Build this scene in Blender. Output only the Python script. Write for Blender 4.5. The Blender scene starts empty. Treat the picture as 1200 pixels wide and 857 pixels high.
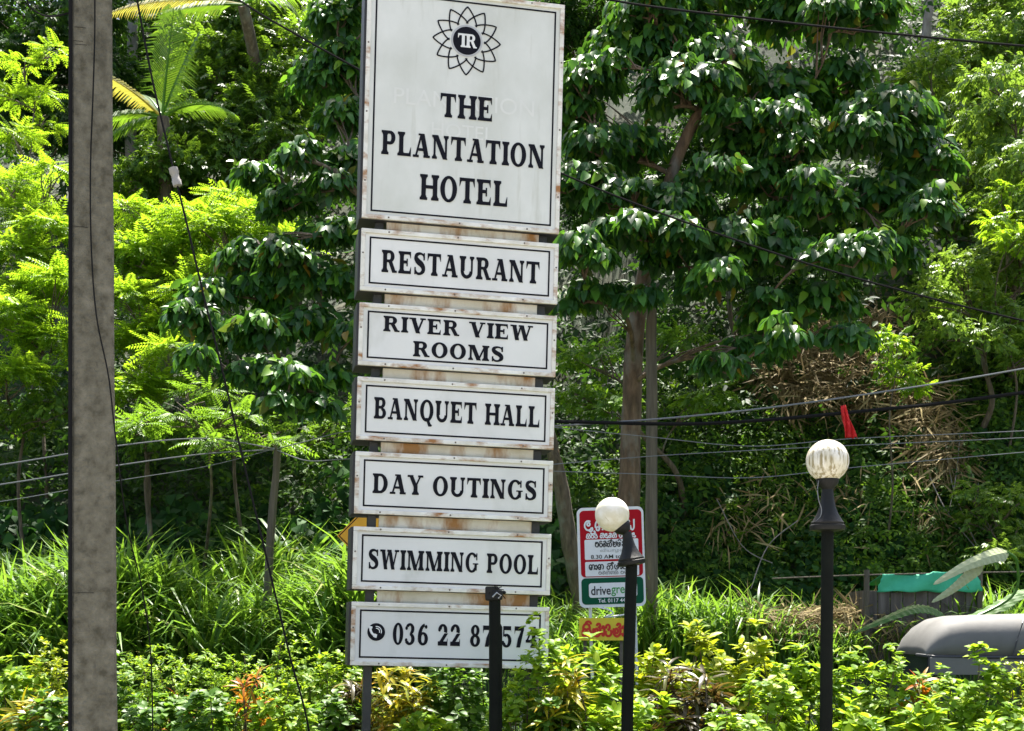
import bpy, math, random
import numpy as np
from mathutils import Vector, Matrix
random.seed(7); rng = np.random.default_rng(7)
R = math.radians
scene = bpy.context.scene
C = scene.collection

# ------------------------------------------------------------------ camera, sky, sun, exposure
FPX, CX, HY, EYE = 1600.0, 600.0, 740.0, 1.6       # focal length in photo pixels, centre column, horizon row, eye height
cam_d = bpy.data.cameras.new('camera'); cam = bpy.data.objects.new('camera', cam_d); C.objects.link(cam)
cam.location = (0, 0, EYE); cam.rotation_euler = (R(90), 0, 0)
cam_d.sensor_width = 36; cam_d.lens = 36 * FPX / 1200
cam_d.shift_y = (HY - 428.5) / 1200
cam_d.clip_start = 0.1; cam_d.clip_end = 1000
scene.camera = cam

SUN_EL, SUN_AZ = R(67), R(9)                       # azimuth from +Y (away from the camera) towards +X
world = bpy.data.worlds.new('World'); scene.world = world; world.use_nodes = True
nt = world.node_tree; nt.nodes.clear()
sky = nt.nodes.new('ShaderNodeTexSky'); sky.sky_type = 'NISHITA'; sky.sun_disc = False
sky.sun_elevation = SUN_EL; sky.sun_rotation = SUN_AZ; sky.dust_density = 4.0; sky.ozone_density = .4
bg = nt.nodes.new('ShaderNodeBackground'); bg.inputs[1].default_value = 0.1
wo = nt.nodes.new('ShaderNodeOutputWorld')
nt.links.new(sky.outputs[0], bg.inputs[0]); nt.links.new(bg.outputs[0], wo.inputs[0])
sd = bpy.data.lights.new('sun', 'SUN'); sd.energy = 5.0; sd.angle = R(0.6); sd.color = (1, .955, .87)
sun = bpy.data.objects.new('sun', sd); C.objects.link(sun); sun.location = (8, 12, 30)
sdir = Vector((math.sin(SUN_AZ) * math.cos(SUN_EL), math.cos(SUN_AZ) * math.cos(SUN_EL), math.sin(SUN_EL)))
sun.rotation_euler = sdir.to_track_quat('Z', 'Y').to_euler()
vs = scene.view_settings
vs.view_transform = 'Standard'; vs.look = 'None'; vs.gamma = 1; vs.use_curve_mapping = False
vs.exposure = 1.92
cy = scene.cycles
cy.max_bounces = 7; cy.diffuse_bounces = 3; cy.glossy_bounces = 2; cy.transmission_bounces = 4
cy.use_denoising = True; cy.caustics_reflective = False; cy.caustics_refractive = False
cy.sample_clamp_indirect = 6

# ------------------------------------------------------------------ helpers
def P(px, py, Y):
    return Vector(((px - CX) / FPX * Y, Y, EYE + (HY - py) / FPX * Y))

def tag(o, label=None, cat=None, group=None, kind=None):
    if label: o['label'] = label
    if cat: o['category'] = cat
    if group: o['group'] = group
    if kind: o['kind'] = kind
    return o

def empty(name, loc, label, cat, group=None):
    o = bpy.data.objects.new(name, None); o.empty_display_size = .2
    C.objects.link(o); o.location = loc
    return tag(o, label, cat, group)

def link(name, me, m, parent=None, loc=None):
    o = bpy.data.objects.new(name, me); C.objects.link(o)
    if m is not None:
        me.materials.clear(); me.materials.append(m)
    if parent is not None: o.parent = parent
    if loc is not None: o.location = loc
    return o

def tri_mesh(name, V, T, smooth=False):
    V = np.asarray(V, np.float32).reshape(-1, 3); T = np.asarray(T, np.int32).reshape(-1, 3)
    me = bpy.data.meshes.new(name)
    me.vertices.add(len(V)); me.vertices.foreach_set('co', V.ravel())
    me.loops.add(T.size); me.loops.foreach_set('vertex_index', T.ravel())
    me.polygons.add(len(T))
    me.polygons.foreach_set('loop_start', np.arange(0, T.size, 3, dtype=np.int32))
    me.polygons.foreach_set('loop_total', np.full(len(T), 3, np.int32))
    if smooth: me.polygons.foreach_set('use_smooth', np.ones(len(T), bool))
    me.update(calc_edges=True); me.validate()
    return me

class MB:
    """collects faces; build() makes one mesh object"""
    def __init__(s): s.v = []; s.f = []
    def add(s, vs_, fs):
        n = len(s.v); s.v += [tuple(v) for v in vs_]; s.f += [tuple(i + n for i in f) for f in fs]; return s
    def box(s, a, b, M=None):
        (x0, y0, z0), (x1, y1, z1) = a, b
        q = [(x0,y0,z0),(x1,y0,z0),(x1,y1,z0),(x0,y1,z0),(x0,y0,z1),(x1,y0,z1),(x1,y1,z1),(x0,y1,z1)]
        if M is not None: q = [M @ Vector(p) for p in q]
        return s.add(q, [(0,3,2,1),(4,5,6,7),(0,1,5,4),(1,2,6,5),(2,3,7,6),(3,0,4,7)])
    def tube(s, pts, rad, n=8, caps=True, wob=0):
        pts = [Vector(p) for p in pts]; rings = []
        up = Vector((0, 0, 1))
        for i, p in enumerate(pts):
            d = (pts[min(i+1, len(pts)-1)] - pts[max(i-1, 0)]).normalized()
            a = d.cross(up) if abs(d.z) < .95 else d.cross(Vector((0, 1, 0)))
            a.normalize(); b = a.cross(d).normalized()
            r = rad[i] if hasattr(rad, '__len__') else rad
            rings.append([p + (a * math.cos(t) + b * math.sin(t)) * r * (1 + (random.uniform(-wob, wob) if wob else 0))
                          for t in [2 * math.pi * k / n for k in range(n)]])
        vs_ = [v for r in rings for v in r]; fs = []
        for i in range(len(pts) - 1):
            for k in range(n):
                fs.append((i*n+k, i*n+(k+1) % n, (i+1)*n+(k+1) % n, (i+1)*n+k))
        if caps:
            fs.append(tuple(range(n))[::-1]); fs.append(tuple((len(pts)-1)*n+k for k in range(n)))
        return s.add(vs_, fs)
    def lathe(s, prof, n=24, M=None):
        vs_ = []
        for r, z in prof:
            for k in range(n):
                t = 2 * math.pi * k / n; p = Vector((r * math.cos(t), r * math.sin(t), z))
                vs_.append(M @ p if M is not None else p)
        fs = []
        for i in range(len(prof) - 1):
            for k in range(n):
                fs.append((i*n+k, i*n+(k+1) % n, (i+1)*n+(k+1) % n, (i+1)*n+k))
        fs.append(tuple(range(n))[::-1]); fs.append(tuple((len(prof)-1)*n+k for k in range(n)))
        return s.add(vs_, fs)
    def build(s, name, m, parent=None, smooth=False, bevel=0, loc=None):
        me = bpy.data.meshes.new(name); me.from_pydata(s.v, [], s.f); me.update()
        if smooth:
            me.polygons.foreach_set('use_smooth', np.ones(len(me.polygons), bool))
        o = link(name, me, m, parent, loc)
        if bevel:
            b = o.modifiers.new('bevel', 'BEVEL'); b.width = bevel; b.segments = 2; b.limit_method = 'ANGLE'
        if smooth:
            try: me.set_sharp_from_angle(angle=R(40))
            except Exception: pass
        return o

# ------------------------------------------------------------------ materials
def new_mat(name):
    m = bpy.data.materials.new(name); m.use_nodes = True
    n = m.node_tree.nodes; n.clear()
    out = n.new('ShaderNodeOutputMaterial')
    return m, n, m.node_tree.links, out

def ramp(n, stops):
    r = n.new('ShaderNodeValToRGB'); e = r.color_ramp.elements
    while len(e) < len(stops): e.new(.5)
    for el, (p, c) in zip(e, stops): el.position = p; el.color = (*c, 1)
    return r

def noise(n, l, scale, detail=4, vec=None, rough=.6):
    t = n.new('ShaderNodeTexNoise'); t.inputs['Scale'].default_value = scale
    t.inputs['Detail'].default_value = detail; t.inputs['Roughness'].default_value = rough
    if vec is not None: l.new(vec, t.inputs['Vector'])
    return t

def mat(name, stops, scale=6, rough=.6, bump=.1, bscale=40, metal=0, spec=.5, stretch=(1, 1, 1), stain=None):
    """noise-coloured principled surface; stain = (colour, scale, threshold, stretch)"""
    m, n, l, out = new_mat(name)
    b = n.new('ShaderNodeBsdfPrincipled'); l.new(b.outputs[0], out.inputs[0])
    tc = n.new('ShaderNodeTexCoord'); mp = n.new('ShaderNodeMapping'); mp.inputs['Scale'].default_value = stretch
    l.new(tc.outputs['Object'], mp.inputs[0])
    t = noise(n, l, scale, 6, mp.outputs[0]); r = ramp(n, stops); l.new(t.outputs['Fac'], r.inputs[0])
    col = r.outputs[0]
    if stain:
        sc, ss, th, st = stain
        mp2 = n.new('ShaderNodeMapping'); mp2.inputs['Scale'].default_value = st; l.new(tc.outputs['Object'], mp2.inputs[0])
        t2 = noise(n, l, ss, 5, mp2.outputs[0]); r2 = ramp(n, [(th, (0, 0, 0)), (min(th + .16, 1), (1, 1, 1))])
        l.new(t2.outputs['Fac'], r2.inputs[0])
        mx = n.new('ShaderNodeMixRGB'); mx.inputs[2].default_value = (*sc, 1)
        l.new(r2.outputs[0], mx.inputs[0]); l.new(col, mx.inputs[1]); col = mx.outputs[0]
    l.new(col, b.inputs['Base Color'])
    b.inputs['Roughness'].default_value = rough; b.inputs['Metallic'].default_value = metal
    b.inputs['Specular IOR Level'].default_value = spec
    if bump:
        t3 = noise(n, l, bscale, 6, mp.outputs[0]); bp = n.new('ShaderNodeBump'); bp.inputs['Strength'].default_value = bump
        bp.inputs['Distance'].default_value = .02
        l.new(t3.outputs['Fac'], bp.inputs['Height']); l.new(bp.outputs[0], b.inputs['Normal'])
    return m

def leaf_mat(name, stops, trans, tfac=.4, rough=.38, spec=.5, patch=None):
    stops = [(p, (c[0], c[1], c[2]*.7)) for p, c in stops]; spec *= .62 if name != 'broad_leaf' else .85
    """leaf: colour differs leaf by leaf, light shines through"""
    m, n, l, out = new_mat(name)
    g = n.new('ShaderNodeNewGeometry'); r = ramp(n, stops); l.new(g.outputs['Random Per Island'], r.inputs[0])
    b = n.new('ShaderNodeBsdfPrincipled'); b.inputs['Roughness'].default_value = rough
    b.inputs['Specular IOR Level'].default_value = spec
    l.new(r.outputs[0], b.inputs['Base Color'])
    tr = n.new('ShaderNodeBsdfTranslucent')
    mx = n.new('ShaderNodeMixRGB'); mx.blend_type = 'MIX'; mx.inputs[0].default_value = .45
    mx.inputs[1].default_value = (*trans, 1); l.new(r.outputs[0], mx.inputs[2])
    l.new(mx.outputs[0], tr.inputs[0])
    ms = n.new('ShaderNodeMixShader'); ms.inputs[0].default_value = tfac
    l.new(b.outputs[0], ms.inputs[1]); l.new(tr.outputs[0], ms.inputs[2]); l.new(ms.outputs[0], out.inputs[0])
    return m

def flat(name, col, rough=.5, spec=.4, metal=0):
    return mat(name, [(.3, tuple(c * .93 for c in col)), (.7, col)], scale=9, rough=rough, bump=.03, spec=spec, metal=metal)

M = {}
M['ground'] = mat('ground_soil', [(.3, (.012, .024, .008)), (.5, (.026, .04, .014)), (.72, (.06, .052, .028))], scale=.8, rough=.95, bump=.6, bscale=8)
M['yard'] = mat('yard_gravel', [(.3, (.2, .19, .17)), (.7, (.32, .3, .27))], scale=5, rough=.95, bump=.5, bscale=60)
M['road'] = mat('road_asphalt', [(.3, (.045, .045, .047)), (.7, (.075, .073, .07))], scale=3, rough=.85, bump=.4, bscale=90)
M['paint'] = flat('road_paint', (.7, .7, .66), .7)
M['hillsoil'] = M['ground']
M['bark'] = mat('bark_brown', [(.3, (.045, .035, .02)), (.55, (.11, .085, .052)), (.75, (.18, .15, .1))], scale=5, rough=.9, bump=.8, bscale=16, stretch=(3, 3, .7),
                stain=((.16, .17, .13), 2.2, .55, (1, 1, .7)))
M['bark_pale'] = mat('bark_pale', [(.3, (.14, .12, .1)), (.7, (.3, .27, .23))], scale=4, rough=.9, bump=.6, bscale=14, stretch=(2, 2, .8))
M['bark_red'] = mat('bark_reddish', [(.3, (.05, .034, .02)), (.55, (.14, .092, .055)), (.8, (.24, .18, .12))], scale=4, rough=.9, bump=.9, bscale=14, stretch=(2.4, 2.4, .7),
                stain=((.2, .19, .16), 1.8, .54, (1, 1, .6)))
M['oldwood'] = mat('weathered_wood', [(.3, (.065, .054, .036)), (.7, (.15, .128, .09))], scale=3, rough=.9, bump=.6, bscale=18, stretch=(6, 6, .5))
M['concrete'] = mat('pole_concrete', [(.32, (.075, .069, .048)), (.45, (.122, .113, .083)), (.55, (.145, .135, .1)), (.7, (.185, .172, .13))], scale=16, rough=.95, bump=1.0, bscale=45, spec=.15,
                    stretch=(1, 1, .9), stain=((.08, .074, .054), 4.5, .56, (2, 2, .8)))
M['crack'] = flat('pole_crack', (.03, .028, .025), .95, .1)
M['black_cable'] = flat('black_cable', (.012, .012, .012), .9, .05)
M['grey_wire'] = flat('grey_wire', (.16, .17, .17), .7, .2)
M['sign_face'] = mat('sign_face', [(.3, (.61, .605, .57)), (.5, (.67, .665, .63)), (.72, (.72, .715, .68))], scale=1.6, rough=.42, bump=.02, bscale=6, spec=.35,
                     stain=((.54, .54, .49), 1.3, .56, (1.5, 1, .8)))
M['sign_face_aged'] = mat('sign_face_aged', [(.25, (.5, .505, .44)), (.5, (.6, .605, .55)), (.75, (.7, .7, .65))], scale=1.4, rough=.4, bump=.02, bscale=6, spec=.4,
                          stretch=(1.2, 1, .8), stain=((.5, .5, .43), 9, .57, (1, 1, .12)))
M['ghost'] = flat('ghost_letter_vinyl', (.66, .66, .61), .45)
M['ink'] = flat('black_vinyl', (.008, .008, .012), .6, .1)
M['frame'] = mat('sign_frame_paint', [(.3, (.56, .53, .45)), (.6, (.74, .72, .65)), (.8, (.8, .79, .74))], scale=5, rough=.5, bump=.12, bscale=40,
                 stain=((.3, .13, .03), 2.6, .505, (1.6, 1, 3.5)))
M['filler'] = mat('filler_board', [(.3, (.5, .46, .33)), (.6, (.64, .61, .5)), (.8, (.7, .68, .6))], scale=3, rough=.6, bump=.1, bscale=30,
                  stain=((.3, .14, .03), 2.8, .47, (1.3, 1, .5)))
M['housing'] = mat('sign_housing', [(.3, (.012, .012, .012)), (.7, (.03, .028, .026))], scale=4, rough=.55, bump=.1)
M['rusty_black'] = mat('black_steel', [(.3, (.012, .014, .012)), (.7, (.028, .03, .026))], scale=6, rough=.5, bump=.25, bscale=25, stain=((.07, .045, .02), 5, .68, (1, 1, .4)))
M['rivet'] = flat('rivet', (.12, .1, .08), .5)
M['logo_grey'] = flat('logo_grey', (.42, .42, .42), .4)
M['lamp_black'] = mat('lamp_black_paint', [(.3, (.0035, .0038, .003)), (.7, (.009, .0095, .008))], scale=7, rough=.5, bump=.15, bscale=40, spec=.25)
M['post_black'] = mat('post_black_paint', [(.3, (.002, .003, .002)), (.7, (.006, .008, .005))], scale=6, rough=.6, bump=.25, bscale=30, spec=.1)

def globe_mat(name, dirt, th):
    m, n, l, out = new_mat(name)
    b = n.new('ShaderNodeBsdfPrincipled'); tc = n.new('ShaderNodeTexCoord')
    mp = n.new('ShaderNodeMapping'); mp.inputs['Scale'].default_value = (40, 40, 3.2); l.new(tc.outputs['Object'], mp.inputs[0])
    t = noise(n, l, 1.4, 5, mp.outputs[0]); r = ramp(n, [(th, (0, 0, 0)), (th + .13, (1, 1, 1))]); l.new(t.outputs['Fac'], r.inputs[0])
    t2 = noise(n, l, 11, 4, tc.outputs['Object']); r2 = ramp(n, [(.4, (.66, .62, .48)), (.6, (.8, .78, .7))]); l.new(t2.outputs['Fac'], r2.inputs[0])
    mx = n.new('ShaderNodeMixRGB'); l.new(r.outputs[0], mx.inputs[0]); l.new(r2.outputs[0], mx.inputs[1]); mx.inputs[2].default_value = (*dirt, 1)
    l.new(mx.outputs[0], b.inputs['Base Color']); b.inputs['Roughness'].default_value = .38
    tr = n.new('ShaderNodeBsdfTranslucent'); l.new(mx.outputs[0], tr.inputs[0])
    ms = n.new('ShaderNodeMixShader'); ms.inputs[0].default_value = .2
    l.new(b.outputs[0], ms.inputs[1]); l.new(tr.outputs[0], ms.inputs[2]); l.new(ms.outputs[0], out.inputs[0])
    return m
M['globe_dirty'] = globe_mat('globe_streaked', (.3, .25, .13), .47)
M['globe'] = globe_mat('globe_stained', (.5, .45, .28), .62)
M['red'] = flat('sign_red', (.42, .008, .016), .6, .1)
M['green'] = flat('sign_green', (.006, .085, .04), .6, .1)
M['white'] = flat('sign_white', (.78, .78, .76), .45)
M['text_black'] = flat('text_black', (.02, .02, .02), .5)
M['text_grey'] = flat('text_grey', (.3, .3, .29), .5)
M['leafgreen'] = flat('text_green', (.06, .32, .07), .5)
M['yellow'] = flat('board_yellow', (.72, .55, .03), .5)
M['text_red'] = flat('text_red', (.6, .025, .01), .5)
M['orange_yellow'] = flat('warning_yellow', (.74, .36, .015), .45)
M['hood'] = mat('grey_vinyl', [(.3, (.112, .11, .102)), (.7, (.15, .147, .138))], scale=3, rough=.7, bump=.12, bscale=10, spec=.25)
M['hood_rim'] = flat('dark_piping', (.03, .032, .036), .5)
M['body_paint'] = flat('green_body', (.02, .07, .04), .3)
M['rubber'] = flat('rubber', (.02, .02, .02), .8)
M['steel'] = flat('steel', (.4, .4, .4), .35, .5, 1)
M['glass'] = flat('dark_glass', (.03, .035, .035), .08, .6)
M['net'] = mat('green_netting', [(.3, (.03, .36, .19)), (.7, (.06, .48, .27))], scale=4, rough=.7, bump=.3, bscale=50)
M['tank_wall'] = mat('stained_planks', [(.3, (.05, .042, .034)), (.55, (.12, .1, .085)), (.75, (.21, .19, .165))], scale=2, rough=.9, bump=.4, stretch=(5, 5, .6))
M['red_cloth'] = flat('red_cloth', (.6, .02, .02), .8)
M['porcelain'] = flat('porcelain', (.3, .28, .25), .4, .2)

L = {}
L['big'] = leaf_mat('broad_leaf', [(0, (.014, .05, .02)), (.45, (.026, .085, .026)), (.75, (.05, .15, .03)), (.93, (.1, .24, .03)), (1, (.16, .27, .025))],
                    (.2, .46, .03), .32, .42, .3)
L['bigold'] = leaf_mat('broad_leaf_old', [(0, (.012, .045, .015)), (.7, (.03, .09, .02)), (.86, (.1, .12, .02)), (.95, (.22, .13, .015)), (1, (.14, .07, .02))],
                    (.2, .3, .03), .32, .4, .5)
L['pinnate'] = leaf_mat('pinnate_leaf', [(0, (.05, .12, .012)), (.35, (.1, .21, .014)), (.7, (.16, .3, .016)), (1, (.25, .38, .02))], (.5, .76, .03), .5, .45, .35)
L['pinnate_mid'] = leaf_mat('pinnate_leaf_mid', [(0, (.04, .11, .014)), (.6, (.085, .19, .018)), (1, (.15, .28, .02))], (.3, .52, .03), .42, .45, .4)
L['gloss'] = leaf_mat('glossy_leaf', [(0, (.018, .052, .014)), (.6, (.036, .092, .018)), (1, (.085, .17, .024))], (.16, .34, .03), .3, .33, .5)
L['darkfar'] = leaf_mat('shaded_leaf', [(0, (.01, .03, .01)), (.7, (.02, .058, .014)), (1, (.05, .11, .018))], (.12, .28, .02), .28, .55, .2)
L['gloss2'] = leaf_mat('glossy_leaf_light', [(0, (.025, .065, .016)), (.6, (.055, .125, .02)), (1, (.12, .21, .028))], (.34, .56, .03), .42, .4, .5)
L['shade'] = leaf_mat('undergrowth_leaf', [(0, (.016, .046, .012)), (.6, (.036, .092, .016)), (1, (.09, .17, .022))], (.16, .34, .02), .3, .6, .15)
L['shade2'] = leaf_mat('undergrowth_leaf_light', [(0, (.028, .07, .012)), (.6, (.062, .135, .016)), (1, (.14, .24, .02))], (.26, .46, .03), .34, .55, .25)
L['light'] = leaf_mat('light_leaf', [(0, (.055, .12, .02)), (.6, (.1, .2, .026)), (1, (.19, .3, .035))], (.34, .52, .05), .42, .38, .45)
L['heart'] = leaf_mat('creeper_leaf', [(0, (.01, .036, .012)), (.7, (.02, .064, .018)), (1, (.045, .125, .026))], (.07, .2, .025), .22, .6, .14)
L['grass'] = leaf_mat('grass_blade', [(0, (.05, .12, .018)), (.5, (.085, .19, .024)), (.9, (.14, .26, .03)), (1, (.26, .27, .08))], (.3, .52, .04), .42, .4, .45)
L['straw'] = leaf_mat('straw', [(0, (.13, .095, .055)), (.6, (.24, .18, .11)), (1, (.36, .29, .19))], (.3, .24, .14), .2, .7, .2)
L['hedge'] = leaf_mat('hedge_leaf', [(0, (.08, .17, .014)), (.5, (.14, .26, .016)), (.85, (.22, .34, .018)), (1, (.34, .42, .025))], (.48, .68, .03), .44, .48, .35)
L['hedge_dark'] = leaf_mat('hedge_leaf_dark', [(0, (.03, .085, .014)), (.6, (.07, .16, .018)), (1, (.14, .26, .022))], (.26, .48, .03), .38, .45, .38)
L['hedge_yellow'] = leaf_mat('hedge_leaf_yellow', [(0, (.13, .22, .012)), (.5, (.24, .32, .014)), (1, (.4, .4, .025))], (.5, .58, .02), .42, .42, .4)
L['croton_y'] = leaf_mat('croton_yellow', [(0, (.07, .14, .014)), (.4, (.22, .25, .015)), (.8, (.42, .36, .02)), (1, (.4, .2, .02))], (.55, .45, .02), .38, .34, .5)
L['croton_d'] = leaf_mat('croton_dark', [(0, (.02, .02, .012)), (.5, (.05, .04, .016)), (.8, (.08, .09, .02)), (1, (.2, .17, .03))], (.22, .12, .03), .25, .3, .55)
L['croton_o'] = leaf_mat('croton_orange', [(0, (.2, .16, .014)), (.5, (.38, .17, .015)), (1, (.5, .1, .015))], (.6, .22, .02), .4, .36, .5)
L['palm'] = leaf_mat('palm_leaflet', [(0, (.05, .14, .02)), (.6, (.09, .21, .025)), (1, (.16, .27, .03))], (.3, .5, .03), .42, .36, .5)
L['palm_y'] = leaf_mat('palm_leaflet_yellow', [(0, (.18, .2, .03)), (.6, (.34, .3, .05)), (1, (.45, .38, .1))], (.5, .45, .08), .4, .4, .4)
L['banana'] = leaf_mat('banana_leaf', [(0, (.05, .14, .03)), (1, (.09, .19, .05))], (.18, .36, .05), .35, .36, .5)
L['banana_pale'] = leaf_mat('banana_leaf_pale', [(0, (.42, .47, .37)), (1, (.5, .55, .45))], (.3, .4, .2), .3, .4, .5)

# ------------------------------------------------------------------ terrain
def sn(x, y, k=0):
    return (np.sin(x*.9+1.3+k) * np.cos(y*.75+.4*k) + .5*np.sin(x*2.1-y*1.7+k*2.1) + .3*np.sin(x*3.7+y*4.3+k))/1.8

def ground_z(x, y):
    x = np.asarray(x, float); y = np.asarray(y, float)
    bank = np.clip((y - 17.4) / 1.7, 0, 1); bank = bank*bank*(3-2*bank) * 1.15
    flatend = 20.6 + 1.2*np.clip((-x-1)/4, 0, 1)
    slope = np.where(x > 2, 1.15, .85)
    hill = np.clip(y - flatend, 0, 24) * slope * .95 + np.clip(y - flatend - 24, 0, None) * .45
    return bank + hill + np.where(y > 18, sn(x*.5, y*.5)*np.clip((y-18)/8, 0, 1)*.7, 0)

def gz(x, y): return float(ground_z(x, y))

xs = np.unique(np.concatenate([np.linspace(-260, -30, 24), np.linspace(-30, 30, 101), np.linspace(30, 260, 24)]))
ys = np.unique(np.concatenate([np.linspace(-200, -5, 20), np.linspace(-5, 17, 12), np.linspace(17, 50, 82), np.linspace(50, 320, 40)]))
gx, gy = np.meshgrid(xs, ys); gzv = ground_z(gx, gy)
V = np.stack([gx.ravel(), gy.ravel(), gzv.ravel()], 1); nx = len(xs)
ii = (np.arange(len(ys)-1)[:, None]*nx + np.arange(nx-1)[None]).ravel()
T = np.concatenate([np.stack([ii, ii+1, ii+nx+1], 1), np.stack([ii, ii+nx+1, ii+nx], 1)])
tag(link('ground', tri_mesh('ground', V, T, True), M['ground']), kind='structure')
tag(MB().add([(-60,-60,.004),(60,-60,.004),(60,7.2,.004),(-60,7.2,.004)], [(0,1,2,3)]).build('hotel_forecourt', M['yard']), kind='structure')
tag(MB().add([(-90,13.4,.004),(90,13.4,.004),(90,17.2,.004),(-90,17.2,.004)], [(0,1,2,3)]).build('road', M['road']), kind='structure')
e = MB()
for x in range(-60, 60, 6): e.add([(x,15.25,.008),(x+3,15.25,.008),(x+3,15.37,.008),(x,15.37,.008)], [(0,1,2,3)])
tag(e.build('road_marking', M['paint']), kind='structure')

# ------------------------------------------------------------------ leaf machinery
def fan(outline, ribs, bend=.0, fold=.1):
    """leaf from right half outline [(x,y)...] (base and tip excluded); returns verts, tris"""
    v = [(0, 0, 0)]; 
    for (x, y) in outline: v += [(-x, y, fold*x - bend*y*y), (0, y, -bend*y*y), (x, y, fold*x - bend*y*y)]
    v.append((0, 1, -bend)); n = len(outline); t = [(0, 2, 1), (0, 3, 2)]
    for i in range(n-1):
        a = 1+3*i; b = a+3
        t += [(a, a+1, b+1), (a, b+1, b), (a+1, a+2, b+2), (a+1, b+2, b+1)]
    a = 1+3*(n-1); t += [(a, a+1, len(v)-1), (a+1, a+2, len(v)-1)]
    return np.array(v, float), np.array(t)
T_BIG = fan([(.2, .08), (.29, .33), (.2, .68)], 3, .3, .3)
T_OVAL = fan([(.24, .35), (.2, .72)], 2, .15, .3)
T_OVALW = fan([(.3, .3), (.32, .65)], 2, .2, .25)
T_DIA = fan([(.25, .45)], 1, .12, .3)
T_HEART = fan([(.44, .06), (.46, .35), (.22, .72)], 3, .18, .15)
T_SLIM = fan([(.12, .4)], 1, .15, .3)
T_STRAP = fan([(.06, .18), (.085, .45), (.07, .75)], 3, .55, .2)
T_GRASS = fan([(.017, .2), (.018, .45), (.015, .65), (.01, .83)], 4, 0, .3)

def grass_template(bend):
    v, t = T_GRASS; v = v.copy(); y = v[:, 1].copy()
    v[:, 2] += 0
    # bend over: blade runs up +y then curls along +z
    a = bend * np.clip(y - .3, 0, 1) ** 1.5
    v[:, 1] = np.where(y < .3, y, .3 + (y - .3) * np.cos(np.clip(a, 0, 2.4) * .7)); v[:, 2] += (y > .3) * (y - .3) * np.sin(np.clip(a, 0, 2.2))
    return v, t

def spray_template(pairs=8, w=.13, ll=.3):
    vs_, ts = [], []
    for i in range(pairs):
        y = .12 + .86*i/(pairs-1); s = ll*(1-.35*(i/(pairs-1))**2) * (.75 if i == 0 else 1)
        for sgn in (-1, 1):
            n = len(vs_); dx, dy = sgn*s*.93, s*.36; droop = -.10*s - .14*y*y
            px, py = -dy/s*w*s*1.35, dx/s*w*s*1.35
            vs_ += [(0, y, -.14*y*y), (dx*.5+px, y+dy*.5+py*sgn*sgn, droop*.5-.14*y*y*.5+.02), (dx, y+dy, droop-.03), (dx*.5-px, y+dy*.5-py, droop*.5-.14*y*y*.5+.02)]
            ts += [(n, n+1, n+2), (n, n+2, n+3)]
    n = len(vs_); vs_ += [(0, .96, -.13), (.06, 1.06, -.15), (0, 1.2, -.2), (-.06, 1.06, -.15)]; ts += [(n, n+1, n+2), (n, n+2, n+3)]
    return np.array(vs_, float), np.array(ts)
T_SPRAY = spray_template()

def twig_template(k=9, slim=False):
    """a twig tip with k alternate leaves"""
    base = T_SLIM if slim else (np.array([(0, 0, 0), (.25, .45, .08), (0, 1, -.1), (-.25, .45, .08)], float), np.array([(0, 1, 2), (0, 2, 3)]))
    vs_, ts = [], []; r = np.random.default_rng(3 + k)
    for i in range(k):
        y = .05 + .8*i/(k-1); sg = -1 if i % 2 else 1
        a = sg*(1.0 - .6*i/(k-1)) + r.uniform(-.2, .2); s = r.uniform(.36, .5)
        v, t = base; c, sn_ = math.cos(a), math.sin(a)
        q = np.stack([(v[:, 0]*c + v[:, 1]*sn_)*s, (-v[:, 0]*sn_ + v[:, 1]*c)*s + y, v[:, 2]*s - .25*v[:, 1]*s + r.uniform(-.04, .04)], 1)
        ts.append(t + len(vs_)*len(v)); vs_.append(q)
    return np.concatenate(vs_), np.concatenate(ts)
T_TWIG = twig_template(9); T_TWIG_S = twig_template(9, True); T_TWIG5 = twig_template(5)

def nrm(a): return a / np.maximum(np.linalg.norm(a, axis=1, keepdims=True), 1e-9)

def place(tmpl, pos, d, up, size):
    """copies of a leaf template: pos (n,3), long axis d, face normal up, size (n,)"""
    v, t = tmpl; d = nrm(d); z = nrm(up - (up*d).sum(1, keepdims=True)*d); x = np.cross(d, z)
    Bm = np.stack([x, d, z], 2) * size[:, None, None]
    Vv = np.einsum('nij,kj->nki', Bm, v) + pos[:, None, :]
    Tt = t[None] + (np.arange(len(pos))*len(v))[:, None, None]
    return Vv.reshape(-1, 3), Tt.reshape(-1, 3)

def join(parts):
    Vs, Ts, o = [], [], 0
    for v, t in parts: Vs.append(v); Ts.append(t + o); o += len(v)
    return np.concatenate(Vs), np.concatenate(Ts)

def sphere_dirs(n, zmin=-.4):
    z = rng.uniform(zmin, 1, n); a = rng.uniform(0, 2*np.pi, n); r = np.sqrt(1-z*z)
    return np.stack([r*np.cos(a), r*np.sin(a), z], 1)

def clump(tmpl, c, rad, n, size, droop=.6, zmin=-.4, jit=.35, inner=.55, up=.6):
    """a rounded bough of leaves: thick shell, leaves hanging outwards"""
    u = sphere_dirs(n, zmin); rr = rng.uniform(inner, 1.05, n)[:, None]
    wob = 1 + .22*np.sin(u[:, :1]*5 + c[0]*3) * np.cos(u[:, 1:2]*4 + c[2]*2)
    pos = np.asarray(c)[None] + u*rr*wob*np.asarray(rad)[None]
    h = u.copy(); h[:, 2] = h[:, 2]*.3
    d = h + np.array([0, 0, -droop]) + rng.normal(0, jit, (n, 3))
    nn = u*.6 + np.array([0, 0, up]) + rng.normal(0, jit, (n, 3))
    return place(tmpl, pos, d, nn, size*rng.uniform(.65, 1.2, n))

def crown_points(c, rad, k, zmin=-.5):
    u = sphere_dirs(k, zmin); return np.asarray(c) + u*np.asarray(rad)*rng.uniform(.5, 1.0, (k, 1))

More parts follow.
